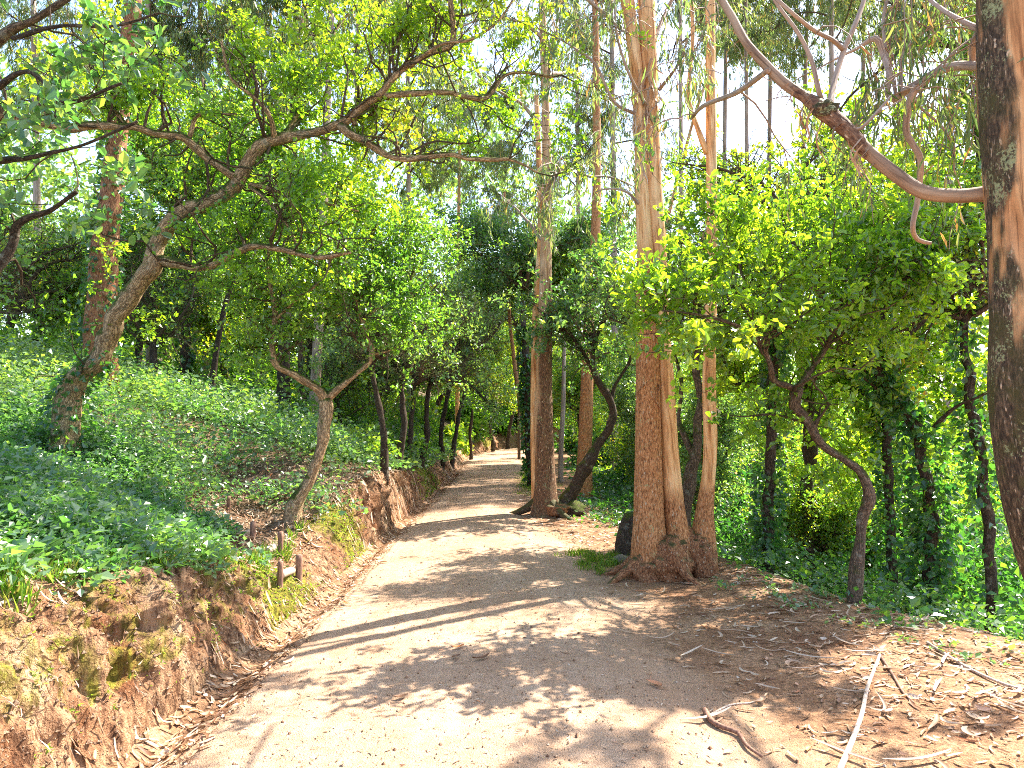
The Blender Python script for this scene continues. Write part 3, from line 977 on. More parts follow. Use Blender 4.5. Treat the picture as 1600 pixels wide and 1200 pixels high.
main = ground_start(px_limb([(100, 690, 8.1, 21.2), (112, 605, 8.1, 18.7), (150, 565, 8.0, 17.0), (172, 530, 8.0, 17.0), (184, 490, 7.9, 15.3), (202, 462, 7.9, 15.3), (232, 425, 7.8, 14.4),
                (250, 370, 7.8, 13.6), (277, 338, 7.7, 12.8), (333, 315, 7.6, 11.0), (372, 290, 7.6, 11.9), (400, 235, 7.5, 10.2), (433, 219, 7.5, 8.5), (500, 204, 7.4, 7.6), (535, 192, 7.3, 6.8)]), flare=1.25)
root = T('cork_oak', 'leaning cork oak with ridged tan bark, its mossy limbs reaching over the path', 'tree', main)
part_tube('trunk', main, 'cork_bark', root, 40, .025, 0, 'cork')
L1 = [
    px_limb([(533, 193, 7.3, 7), (590, 150, 7.2, 6.5), (626, 110, 7.1, 6), (666, 83, 7.1, 5.5), (703, 65, 7.1, 5), (704, 0, 7.0, 4), (690, -70, 7, 3)]),
    px_limb([(533, 195, 7.3, 8), (553, 213, 7.3, 7), (600, 236, 7.3, 6.5), (633, 250, 7.3, 6), (693, 240, 7.4, 5), (743, 247, 7.4, 4), (800, 250, 7.5, 3), (840, 270, 7.5, 2)]),
    px_limb([(600, 150, 7.2, 5), (640, 146, 7.2, 4.5), (693, 147, 7.3, 4.5), (755, 153, 7.3, 4), (793, 115, 7.4, 3), (866, 120, 7.4, 2)]),
    px_limb([(373, 280, 7.6, 9), (345, 262, 7.5, 6.5), (327, 250, 7.5, 6.5), (293, 218, 7.4, 6.5), (263, 209, 7.3, 6), (167, 200, 7.0, 7), (77, 195, 6.8, 7.5), (0, 182, 6.6, 7.5), (-90, 170, 6.4, 7)]),
    px_limb([(250, 405, 7.8, 9), (285, 414, 7.6, 7), (317, 416, 7.5, 6.5), (350, 402, 7.4, 6), (395, 386, 7.3, 6), (440, 389, 7.2, 5), (500, 402, 7.1, 4), (548, 394, 7.1, 3)]),
    px_limb([(388, 288, 7.6, 5), (450, 300, 7.7, 3.5), (497, 313, 7.8, 3), (560, 330, 7.9, 2)]),
    px_limb([(390, 292, 7.6, 4), (417, 313, 7.5, 3), (450, 353, 7.4, 2.5), (470, 400, 7.4, 1.5)]),
    px_limb([(430, 220, 7.5, 5), (420, 180, 7.3, 3.5), (395, 150, 7.2, 3), (360, 120, 7.1, 2.5), (345, 60, 7, 2)]),
    px_limb([(445, 215, 7.5, 5), (465, 170, 7.7, 3.5), (455, 120, 7.9, 3), (470, 40, 8, 2.5), (500, -60, 8, 2)]),
    px_limb([(296, 215, 7.4, 4), (310, 180, 7.4, 3), (370, 178, 7.4, 2)]),
    px_limb([(553, 195, 7.3, 4), (560, 130, 7.6, 3.5), (520, 60, 7.8, 3), (560, 0, 8, 2.5), (580, -80, 8, 2)]),
    px_limb([(640, 105, 7.1, 4), (690, 70, 6.9, 3), (740, 60, 6.9, 2.5), (790, 20, 6.9, 2), (820, -50, 6.9, 1.5)]),
    px_limb([(200, 200, 7.1, 4), (160, 140, 7.3, 3), (130, 80, 7.5, 2.5), (140, 0, 7.7, 2)]),
]
for l in L1:
    part_tube('branch', l, 'cork_bark', root, 14, .035, 0, 'cork')
g = grow([main] + L1, per_m=21, rise=1.0, gapkeep=.08, len1=(.35, 1.25), n2=10, len2=(.15, .45), anchors=4, per=5, L=.056, W=.036, f0=.0,
         keep=lambda p: (p[:, 2] > 3.1) | (rng.random(len(p)) < .12))
g = bare(g, [main] + L1[:5] + L1[6:8], .17, .94)
print('oak leaves', len(g[1]))
finish_crown(root, g, 'oak_leaf_yellow', tint=lambda p: np.clip(.45 * rng.random(len(p)) + .9 * (vn(p[:, 0] * .9, p[:, 1] * .9, p[:, 2] * .9, 5) - .25) + .06 * (p[:, 2] - 4.5), 0, 1))
ivy(root, main, -1, 2.3, 900, .075, .09)

# oak out of the frame on the left whose dark leaves hang into the top left corner
m0 = ground_start(px_limb([(-210, 620, 5.6, 32), (-190, 430, 5.5, 27), (-150, 250, 5.3, 22), (-90, 130, 5.1, 15), (0, 60, 4.9, 7), (62, 27, 4.8, 5), (130, -20, 4.8, 4)]))
root = T('oak_tree', 'oak at the left edge whose large dark leaves hang in the top left corner', 'tree', m0)
part_tube('trunk', m0, 'oak_bark', root, 20, .05, 0, 'cork')
LB = [px_limb([(-140, 440, 5.5, 14), (-60, 470, 5.6, 10), (8, 400, 5.7, 8), (30, 350, 5.7, 7), (75, 330, 5.7, 5), (120, 300, 5.6, 3)]),
      px_limb([(-120, 200, 5.2, 10), (-40, 160, 4.8, 7), (40, 110, 4.5, 4), (100, 160, 4.3, 3), (190, 130, 4.3, 2)]),
      px_limb([(-110, 250, 5.2, 10), (-30, 250, 4.8, 6), (60, 240, 4.5, 4), (120, 230, 4.3, 2.5), (215, 190, 4.3, 2)]),
      px_limb([(20, 60, 4.8, 4), (90, 40, 4.5, 3), (180, 40, 4.4, 2), (250, 20, 4.4, 1.5)])]
for l in LB:
    part_tube('branch', l, 'dark_bark', root, 10, .04, 0, 'cork')
g = grow([m0] + LB, per_m=11, len1=(.3, 1.0), n2=7, len2=(.15, .4), anchors=4, per=4, L=.075, W=.048, f0=.1,
         keep=lambda p: (p[:, 2] > 2.6))
print('left near', len(g[1]))
finish_crown(root, g, 'oak_leaf_dark', hi=True)

# ------------------------------------------------------------------ 2. little oak standing on the bank above the steps
m2 = ground_start(px_limb([(458, 800, 8.2, 12.8), (468, 772, 8.2, 10.2), (488, 735, 8.2, 9.3), (503, 700, 8.2, 8.5), (505, 665, 8.2, 8.5), (509, 622, 8.2, 10.2)]), flare=1.25)
root = T('cork_oak', 'small forked cork oak rooted on the edge of the earth bank beside the log steps', 'tree', m2)
part_tube('trunk', m2, 'cork_bark', root, 30, .025, 0, 'cork')
L2 = [px_limb([(509, 626, 8.2, 8.5), (492, 605, 8.1, 6.8), (465, 588, 8.0, 6.4), (434, 572, 7.9, 5.5), (428, 545, 7.9, 4.7), (431, 500, 7.9, 4.2), (425, 460, 7.9, 3.8), (418, 410, 7.8, 3.4), (425, 360, 7.8, 2.5)]),
      px_limb([(510, 624, 8.2, 7.6), (530, 605, 8.2, 6.0), (553, 583, 8.3, 5.1), (583, 553, 8.4, 4.2), (568, 502, 8.4, 3.8), (553, 455, 8.4, 3.4), (560, 400, 8.4, 2.5), (590, 350, 8.4, 1.7)]),
      px_limb([(431, 500, 7.9, 3.4), (460, 470, 7.7, 2.5), (500, 440, 7.6, 2.1), (520, 400, 7.5, 1.7)]),
      px_limb([(568, 502, 8.4, 3.4), (600, 470, 8.6, 2.5), (640, 440, 8.8, 2.1), (650, 380, 8.9, 1.7)]),
      px_limb([(425, 460, 7.9, 3.0), (390, 430, 8.0, 2.5), (370, 380, 8.1, 1.7)]),
      px_limb([(583, 553, 8.4, 3.0), (620, 540, 8.6, 2.1), (650, 500, 8.8, 1.7)])]
for l in L2:
    part_tube('branch', l, 'cork_bark', root, 12, .035, 0, 'cork')
g = grow(L2, per_m=32, gapkeep=.5, len1=(.3, 1.0), n2=8, len2=(.15, .4), anchors=4, per=5, L=.055, W=.034, f0=.25, keep=lambda p: (p[:, 2] > 2.1))
g = bare(g, [m2] + L2[:2], .10, .6)
print('small oak', len(g[1]))
finish_crown(root, g, 'oak_leaf', tint=lambda p: np.clip(.6 * rng.random(len(p)) + .6 * (vn(p[:, 0] * .9, p[:, 1] * .9, p[:, 2] * .9, 5) - .3), 0, 1))

# ------------------------------------------------------------------ 5. eucalyptus clump on the right of the path
A = ground_start(px_limb([(1014, 850, 7.45, 28), (1014, 800, 7.45, 23), (1013, 700, 7.45, 20), (1012, 600, 7.45, 18.5), (1010, 500, 7.45, 16), (1008, 400, 7.45, 13), (1003, 300, 7.45, 10.5),
                          (1000, 200, 7.45, 9.5), (996, 130, 7.45, 9.5), (989, 67, 7.45, 10), (980, 0, 7.45, 11), (968, -90, 7.5, 9)]), flare=1.15)
B = ground_start(px_limb([(1060, 850, 7.5, 20), (1053, 790, 7.5, 16), (1046, 700, 7.5, 13.5), (1041, 600, 7.5, 12.5), (1034, 500, 7.5, 12), (1029, 400, 7.5, 12.5), (1022, 300, 7.5, 13.5),
                          (1017, 200, 7.5, 13), (1013, 100, 7.5, 13.5), (1010, 0, 7.5, 13), (1004, -90, 7.5, 12)]), flare=1.2)
Cc = ground_start(px_limb([(1099, 850, 7.6, 18), (1101, 800, 7.6, 14), (1107, 745, 7.6, 10.5), (1110, 690, 7.6, 10.5), (1108, 600, 7.6, 10.5), (1110, 500, 7.6, 9.5), (1112, 400, 7.6, 8.5),
                           (1112, 300, 7.6, 8), (1111, 200, 7.6, 8), (1110, 100, 7.6, 7.5), (1110, 0, 7.6, 7.5), (1110, -90, 7.6, 7)]), flare=1.2)
A, B, Cc = ext(A, [(-.1, .1, 2.5, .85), (.2, 0, 3, .8), (0, .2, 4, .6)]), ext(B, [(.1, .2, 2.5, .85), (.1, 0, 3, .8), (-.2, .2, 4, .6)]), ext(Cc, [(.1, -.1, 2.5, .85), (.2, 0, 3, .7), (.1, .2, 3, .5)])
gzc = float(gz(1.6, 7.45))
root = empty('eucalyptus_tree', (1.55, 7.45, gzc), 'three tall peeling eucalyptus trunks growing from one swollen base right of the path', 'tree')
part_tube('trunk', A, 'euc_bark', root, 38, .045, .15, 'rough', wear=lambda V: np.clip(1.25 - (V[:, 2] - 2.1) / 1.3, 0, 1), label='thick left trunk with rough brown fibrous bark')
part_tube('trunk', B, 'euc_bark', root, 30, .05, .5, 'smooth', wear=lambda V: np.clip(1.1 - (V[:, 2] - .25) / .8, 0, 1), label='middle trunk with smooth orange tan bark')
part_tube('trunk', Cc, 'euc_bark', root, 26, .05, .7, 'smooth', wear=lambda V: np.clip(1.1 - (V[:, 2] - .45) / .6, 0, 1), label='slim right trunk with twisted smooth tan bark')
def lump(name, c, rad, mat, parent, seed, amp=.35, n=40, fr=2.2, wear=1.0):
    th, ph = np.meshgrid(np.linspace(0, 2 * math.pi, n, endpoint=False), np.linspace(0.02, math.pi - .02, n // 2), indexing='ij')
    d = np.stack([np.cos(th) * np.sin(ph), np.sin(th) * np.sin(ph), np.cos(ph)], -1).reshape(-1, 3)
    rr = 1 + amp * (fbm(d[:, 0] * fr + 5, d[:, 1] * fr + 5, d[:, 2] * fr + 5, 4, seed) - .5) * 2
    V = d * rr[:, None] * np.array(rad)
    m = n // 2
    i = np.arange(n)[:, None] * m + np.arange(m - 1)[None]
    j = ((np.arange(n)[:, None] + 1) % n) * m + np.arange(m - 1)[None]
    Fq = np.stack([i, i + 1, j + 1, j], -1).reshape(-1, 4)
    mb = MB()
    mb.add(V + np.array(c), [Fq], bk=V * np.array([1, 1, 1.5]), wear=np.full(len(V), wear))
    return mb.build(name, M[mat], parent, loc=parent.location if parent else None)
for k, (px, py, d, rx, rz, sd) in enumerate([(1012, 893, 7.42, .21, .20, 3), (1048, 878, 7.36, .20, .26, 4), (1098, 880, 7.5, .155, .26, 5), (1072, 868, 7.55, .17, .26, 9)]):
    c = P(px, py, d)
    lump('root_burl', c, (rx, rx, rz), 'euc_burl', root, sd, .42, 48, 2.6)
fork = px_limb([(1105, 240, 7.6, 5), (1090, 200, 7.6, 4), (1076, 150, 7.6, 3.5), (1082, 60, 7.6, 3), (1080, -40, 7.6, 3)])
part_tube('branch', fork, 'euc_bark', root, 10, .05, 0, 'smooth')
EL = [fork,
      px_limb([(1000, 180, 7.45, 3), (960, 160, 7.3, 2.5), (930, 100, 7.2, 2), (890, 70, 7.2, 1.5)]),
      px_limb([(1003, 325, 7.45, 3), (980, 300, 7.3, 2), (950, 295, 7.2, 1.5), (930, 300, 7.1, 1)]),
      px_limb([(990, 60, 7.45, 3), (930, 10, 7.3, 3), (880, -40, 7.2, 2)]),
      px_limb([(1022, 60, 7.5, 3), (1050, 0, 7.8, 3), (1090, -70, 8, 2)]),
      px_limb([(1030, 140, 7.5, 3), (1060, 100, 7.2, 2), (1075, 60, 7, 1.5)]),
      px_limb([(1010, 165, 7.4, 3), (985, 120, 7.1, 2.5), (965, 60, 7.0, 2), (960, 0, 7, 1.5)])]
for l in EL[1:]:
    part_tube('branch', l, 'euc_bark_grey', root, 7, .06, 0, 'smooth')
hi_l = []
for k in range(10):
    z = rng.uniform(6.2, 14); a = rng.uniform(0, 6.28)
    st = np.array([1.4, 7.6, z])
    hi_l.append((walk(st[None], np.array([[math.cos(a), math.sin(a), .5]]), np.array([rng.uniform(1.2, 2.4)]), 6, .2, .05)[0], np.linspace(.03, .01, 6)))
g = grow(EL + hi_l, per_m=13, len1=(.4, 1.1), n2=7, len2=(.3, .8), anchors=5, per=4, L=.14, W=.02, f0=.3, style='euc', spread=.1)
g = bare(g, [A, B, Cc], .16)
print('clump', len(g[1]))
finish_crown(root, g, 'euc_leaf', 'euc_bark_grey', up=.1)
# loose bark ribbons hanging on the trunks
def ribbon(p0, L, W, lean, curl, seed):
    r = np.random.default_rng(seed)
    n = 9
    s = np.linspace(0, 1, n)
    c = np.zeros((n, 3))
    c[:, 2] = -s * L
    c[:, 0] = lean[0] * s ** 1.6 + .03 * np.sin(s * 7 + seed)
    c[:, 1] = lean[1] * s ** 1.6 + .03 * np.cos(s * 6 + seed)
    w = W * (1 - .8 * s ** 2) * (1 + .3 * np.sin(s * 9 + seed))
    th = s * curl + seed
    sd = np.stack([np.cos(th), np.sin(th), 0 * th], 1)
    V = np.stack([c - sd * w[:, None] / 2, c + np.stack([-sd[:, 1], sd[:, 0], sd[:, 2]], 1) * w[:, None] * .25, c + sd * w[:, None] / 2], 1) + p0
    i = np.arange(n - 1)[:, None] * 3 + np.arange(2)[None]
    return V.reshape(-1, 3), np.stack([i, i + 1, i + 4, i + 3], -1).reshape(-1, 4)
for a, ln in ((2.75, .45), (3.5, .5), (-1.1, .36), (.3, .4)):
    s = np.array([1.5 + .28 * math.cos(a), 7.42 + .2 * math.sin(a), gzc])
    pp = np.array([s + [0, 0, .16], s + [math.cos(a) * ln * .4, math.sin(a) * ln * .4, .05], s + [math.cos(a + .3) * ln, math.sin(a + .3) * ln, -.05]])
    part_tube('root', (pp, np.array([.075, .04, .015])), 'euc_burl', root, 12, .04, 0, 'rough', wear=lambda V: np.ones(len(V)))
for k in range(46):
    mb = MB()
    limb = [A, B, Cc][k % 3]
    if k < 28:
        z = P(0, rng.uniform(90, 190), 7.4)[2]
        limb = [A, B][k % 2]
    else:
        z = rng.uniform(1.4, 5.6)
    pts, rad = catmull(*limb, .1)
    j = int(np.argmin(abs(pts[:, 2] - z)))
    a = rng.uniform(-2.8, -.3)
    o = np.array([math.cos(a), math.sin(a), 0])
    V, Fq = ribbon(pts[j] + o * (rad[j] + .004), rng.uniform(.18, .6) * (1.5 if k < 28 else .8), rng.uniform(.012, .035), o[:2] * rng.uniform(.02, .16), rng.uniform(-2, 2), k)
    mb.add(V, [Fq], tint=np.full(len(V), rng.random()))
    mb.build('bark_strip', M['strip'], root, loc=root.location)

# mossy oak just behind the clump
m = ground_start(px_limb([(1072, 800, 8.3, 10), (1080, 740, 8.3, 9), (1089, 690, 8.3, 8), (1094, 630, 8.4, 7), (1088, 560, 8.5, 6), (1100, 480, 8.6, 5)]), flare=1.2)
root = T('oak_tree', 'slim mossy oak leaning between the middle and right trunks of the eucalyptus clump', 'tree', m)
part_tube('trunk', m, 'oak_bark', root, 16, .05, 0, 'cork')
l = px_limb([(1086, 715, 8.3, 5), (1070, 680, 8.4, 4.5), (1062, 655, 8.5, 4), (1064, 600, 8.6, 3), (1050, 540, 8.8, 2)])
part_tube('branch', l, 'oak_bark', root, 8, .06, 0, 'cork')
add_crown(root, OAKV[1], P(1085, 520, 8.9) , .75, 1.0, 'grey_leaf', thin=.7)

# ------------------------------------------------------------------ 6. big eucalyptus at the right edge
m6 = ground_start(px_limb([(1765, 1085, 3.20, 92), (1712, 930, 3.20, 84), (1672, 830, 3.20, 76), (1645, 720, 3.20, 72), (1632, 600, 3.20, 72), (1624, 500, 3.20, 69), (1618, 400, 3.20, 66), (1612, 300, 3.20, 65),
                           (1606, 150, 3.20, 66), (1600, 0, 3.20, 66), (1592, -150, 3.20, 62)]), flare=1.3)
m6 = ext(m6, [(0, .2, 2.0, .8), (-.1, .1, 2, .6)])
root = T('eucalyptus_tree', 'massive rough barked eucalyptus with lichen at the right edge and one long bent limb', 'tree', m6)
part_tube('trunk', m6, 'euc_bark_near', root, 64, .028, .1, 'rough', wear=lambda V: np.clip(.5 - 9 * (V[:, 0] - np.interp(V[:, 2], [0, .94, 1.45, 1.99, 3.37, 12], [2.4, 2.26, 2.16, 2.13, 2.09, 2.0])) + 1.1 * (fbm(V[:, 0] * 5 + 9, V[:, 1] * 5, V[:, 2] * 1.3, 3, 3) - .5) + .9 * (fbm(V[:, 0] * 26, V[:, 1] * 26, V[:, 2] * 5, 3, 5) - .5), 0, 1))
L6 = [px_limb([(1580, 303, 3.30, 20), (1550, 302, 3.35, 12.6), (1500, 306, 3.40, 10.8), (1443, 300, 3.45, 10.8), (1400, 273, 3.50, 10.8), (1356, 237, 3.55, 10.3), (1320, 200, 3.60, 12.6), (1285, 172, 3.65, 14.4), (1258, 152, 3.70, 9.0),
               (1225, 130, 3.75, 8.6), (1195, 100, 3.80, 7.7), (1166, 67, 3.85, 6.8), (1146, 30, 3.90, 6.3), (1126, -5, 3.95, 5.9), (1095, -80, 4.05, 4.5)]),
      px_limb([(1575, 100, 3.35, 8.1), (1533, 103, 3.55, 7.2), (1493, 103, 3.75, 7.2), (1465, 112, 3.85, 7.2), (1440, 128, 3.95, 7.2), (1418, 140, 4.05, 6.3), (1398, 155, 4.15, 6.3), (1386, 143, 4.15, 5.0), (1390, 120, 4.15, 4.5), (1380, 85, 4.25, 5.0), (1368, 60, 4.25, 5.4), (1340, 75, 4.35, 2.7), (1300, 95, 4.45, 1.8)]),
      px_limb([(1433, 133, 3.95, 5.9), (1420, 165, 4.00, 5.9), (1416, 205, 4.05, 5.0), (1430, 232, 4.05, 5.0), (1439, 253, 4.05, 5.0), (1434, 310, 4.15, 4.5), (1426, 355, 4.15, 4.0), (1435, 375, 4.25, 3.6), (1455, 380, 4.25, 2.7)]),
      px_limb([(1285, 160, 3.70, 4.5), (1280, 145, 3.65, 4.0), (1268, 95, 3.65, 3.6), (1246, 50, 3.65, 3.1), (1210, 0, 3.65, 2.7), (1180, -60, 3.65, 1.8)]),
      px_limb([(1296, 165, 3.65, 5.4), (1303, 130, 3.75, 4.5), (1318, 80, 3.85, 4.5), (1333, 45, 3.85, 4.0), (1350, 0, 3.95, 3.6), (1365, -70, 4.05, 2.7)]),
      px_limb([(1318, 78, 3.85, 4.0), (1300, 62, 3.75, 3.6), (1273, 48, 3.65, 3.6), (1242, 24, 3.55, 3.1), (1213, -2, 3.55, 3.1)]),
      px_limb([(1550, 30, 3.35, 7.2), (1525, 60, 3.55, 6.3), (1520, 92, 3.65, 5.4), (1527, 105, 3.65, 4.5)]),
      px_limb([(1200, 110, 3.75, 4.5), (1150, 145, 4.45, 4.5), (1100, 165, 5.25, 3.6), (1080, 185, 5.85, 2.7)]),
      px_limb([(1400, 150, 4.15, 2.7), (1380, 40, 4.35, 2.7), (1395, -30, 4.45, 2.2)]),
      px_limb([(1560, 60, 3.35, 5.4), (1480, 20, 3.65, 3.6), (1430, -20, 3.95, 2.7)]),
      px_limb([(1560, 20, 3.45, 5.4), (1500, -60, 4.05, 3.6), (1460, -120, 4.65, 2.7)]),
      px_limb([(1322, 205, 3.60, 3.6), (1345, 200, 3.55, 2.7), (1375, 170, 3.55, 2.2), (1392, 150, 3.55, 1.8)])]
for i, l in enumerate(L6):
    part_tube('branch', l, 'euc_bark_grey' if i else 'euc_limb', root, 22 if i < 3 else 10, .03, .4, 'smooth', wear=(lambda V: np.where(abs(V[:, 0] - P(1290, 170, 3.65)[0]) < .14, .75, .15)) if i == 0 else None)
lump('knot', P(1290, 172, 3.63), (.062, .045, .045), 'euc_bark_near', root, 21, .5, 36, 2.5)
lp_, lr_ = catmull(*L6[0], .05)
for k in range(22):
    j = rng.integers(len(lp_) // 3, len(lp_) - 10) if k > 9 else int(np.argmin(np.abs(lp_[:, 0] - P(1290, 170, 3.65)[0]))) + rng.integers(-5, 5)
    V, Fq = ribbon(lp_[j] - [0, lr_[j] * .6, lr_[j] * .7], rng.uniform(.08, .32), rng.uniform(.006, .016), rng.normal(size=2) * .05, rng.uniform(-3, 3), 100 + k)
    mb = MB()
    mb.add(V, [Fq], tint=np.full(len(V), rng.random() * .7))
    mb.build('bark_strip', M['strip'], root, loc=root.location)
hi_l = []
for k in range(9):
    z = rng.uniform(3.9, 8); a = rng.uniform(1.2, 4.4)
    hi_l.append((walk(np.array([[2.25, 3.4, z]]), np.array([[math.cos(a), math.sin(a), .5]]), np.array([rng.uniform(1.0, 2.2)]), 6, .2, .05)[0], np.linspace(.03, .01, 6)))
g = grow(L6[1:2] + L6[3:] + hi_l, per_m=12, len1=(.25, .9), n2=6, len2=(.25, .6), anchors=4, per=4, L=.095, W=.012, f0=.25, style='euc', spread=.08)
g = bare(g, L6[:6], .08)
print('right euc', len(g[1]))
finish_crown(root, g, 'euc_leaf', 'euc_bark_grey', up=.1, hi=True, wide=.42)

# ------------------------------------------------------------------ 7. twisted oak on the right slope
m7 = ground_start(px_limb([(1333, 925, 6.3, 10), (1338, 870, 6.3, 9), (1350, 820, 6.3, 8.5), (1361, 780, 6.3, 9), (1350, 745, 6.3, 8), (1326, 722, 6.3, 7.5), (1300, 703, 6.3, 7.5), (1279, 683, 6.3, 7.5), (1262, 656, 6.3, 8), (1243, 636, 6.3, 9), (1246, 605, 6.3, 8)]), flare=1.3)
root = T('oak_tree', 'small twisted oak with a mossy zigzag trunk on the edge of the right slope', 'tree', m7)
part_tube('trunk', m7, 'oak_bark', root, 26, .025, 0, 'cork')
L7 = [px_limb([(1245, 608, 6.3, 7), (1228, 600, 6.2, 6), (1212, 595, 6.2, 5.5), (1205, 577, 6.1, 5), (1198, 555, 6.1, 4.5), (1175, 520, 5.9, 3.5), (1130, 500, 5.8, 3), (1080, 490, 5.7, 2.5), (1035, 485, 5.6, 1.5)]),
      px_limb([(1246, 608, 6.3, 7), (1258, 590, 6.3, 6), (1280, 560, 6.4, 5), (1290, 542, 6.4, 5), (1300, 500, 6.5, 4), (1270, 440, 6.5, 3.5), (1240, 380, 6.6, 3), (1200, 340, 6.7, 2)]),
      px_limb([(1300, 500, 6.5, 4), (1340, 460, 6.3, 3.5), (1400, 440, 6.1, 3), (1470, 420, 6.0, 2)]),
      px_limb([(1198, 555, 6.1, 4), (1190, 480, 6.2, 3), (1160, 430, 6.3, 2.5), (1150, 370, 6.4, 2)]),
      px_limb([(1300, 520, 6.5, 4), (1330, 400, 6.8, 3), (1350, 330, 7.0, 2)])]
for l in L7:
    part_tube('branch', l, 'oak_bark', root, 12, .035, 0, 'cork')
g = grow(L7 + [(m7[0][-6:], m7[1][-6:])], per_m=46, gapkeep=.18, len1=(.3, 1.15), n2=8, len2=(.15, .4), anchors=4, per=5, L=.070, W=.036, f0=.22, keep=lambda p: (p[:, 2] > 1.45))
g = bare(g, [m7] + L7[:2], .09, .8)
print('right oak', len(g[1]))
finish_crown(root, g, 'oak_leaf_yellow', hi=True, wide=.6, tint=lambda p: np.clip(.55 * rng.random(len(p)) + .7 * (vn(p[:, 0], p[:, 1], p[:, 2], 5) - .45), 0, 1))

# ivy covered oak further right
m8 = ground_start(px_limb([(1452, 880, 7.3, 11), (1455, 800, 7.3, 11), (1445, 730, 7.3, 10), (1436, 683, 7.3, 10), (1416, 640, 7.3, 9), (1376, 587, 7.3, 7), (1380, 540, 7.3, 6), (1405, 530, 7.3, 5.5), (1443, 498, 7.3, 5), (1456, 470, 7.3, 4)]), flare=1.2)
root = T('oak_tree', 'bent oak wrapped in ivy and bright leaves between the twisted oak and the big eucalyptus', 'tree', m8)
part_tube('trunk', m8, 'dark_bark', root, 18, .04, 0, 'cork')
L8 = [px_limb([(1380, 545, 7.3, 5), (1380, 480, 7.4, 4), (1400, 420, 7.6, 3), (1380, 350, 7.8, 2)]), px_limb([(1456, 470, 7.3, 4), (1480, 420, 7.2, 3), (1500, 350, 7.2, 2)]),
      px_limb([(1440, 690, 7.3, 4), (1490, 640, 7.0, 3), (1530, 620, 6.8, 2)])]
for l in L8: part_tube('branch', l, 'dark_bark', root, 8, .05, 0, 'cork')
g = grow(L8 + [m8], per_m=20, len1=(.3, 1.2), n2=8, len2=(.2, .45), anchors=4, per=5, L=.066, W=.04, f0=.3, keep=lambda p: p[:, 2] > 1.7)
finish_crown(root, g, 'oak_leaf_yellow')
ivy(root, m8, -1.5, 2.4, 2600, .085, .16)

# bright oak standing lower on the right slope, its crown fills the space behind the twisted oak
m8 = ground_start(px_limb([(1262, 760, 10.2, 10), (1266, 640, 10.2, 9), (1258, 560, 10.2, 8), (1275, 480, 10.2, 7)]), flare=1.3)
root = T('oak_tree', 'broad lime green oak on the slope behind the twisted oak, below the long bent limb', 'tree', m8)
part_tube('trunk', m8, 'dark_bark', root, 14, .08, 0, 'cork')
L9 = [px_limb([(1275, 490, 10.2, 6), (1200, 430, 10.0, 5), (1150, 380, 9.8, 3), (1110, 330, 9.6, 2)]), px_limb([(1275, 490, 10.2, 6), (1300, 400, 10.4, 5), (1290, 310, 10.6, 4), (1330, 230, 10.8, 2)]),
      px_limb([(1275, 500, 10.2, 6), (1380, 440, 10, 5), (1450, 380, 9.8, 4), (1530, 330, 9.6, 2)]), px_limb([(1262, 600, 10.2, 5), (1330, 560, 9.6, 4), (1420, 560, 9.2, 3), (1500, 520, 9, 2)]),
      px_limb([(1262, 620, 10.2, 5), (1200, 590, 9.8, 4), (1150, 600, 9.4, 3), (1130, 560, 9.2, 2)]), px_limb([(1380, 440, 10, 4), (1420, 320, 10.4, 3), (1440, 240, 10.6, 2)]),
      px_limb([(1330, 560, 9.6, 4), (1340, 640, 9.2, 3), (1400, 690, 9, 2)]), px_limb([(1420, 560, 9.2, 3), (1500, 620, 8.8, 2), (1560, 680, 8.6, 2)])]
for l in L9: part_tube('branch', l, 'dark_bark', root, 7, .1, 0, 'cork')
g = grow(L9, per_m=21, gapkeep=.35, len1=(.4, 1.3), n2=8, len2=(.2, .5), anchors=4, per=5, L=.085, W=.052, f0=.1)
print('lime oak', len(g[1]))
finish_crown(root, g, 'oak_leaf_yellow', tint=lambda p: np.clip(.5 * rng.random(len(p)) + .6 * (vn(p[:, 0], p[:, 1], p[:, 2], 5) - .2), 0, .92))

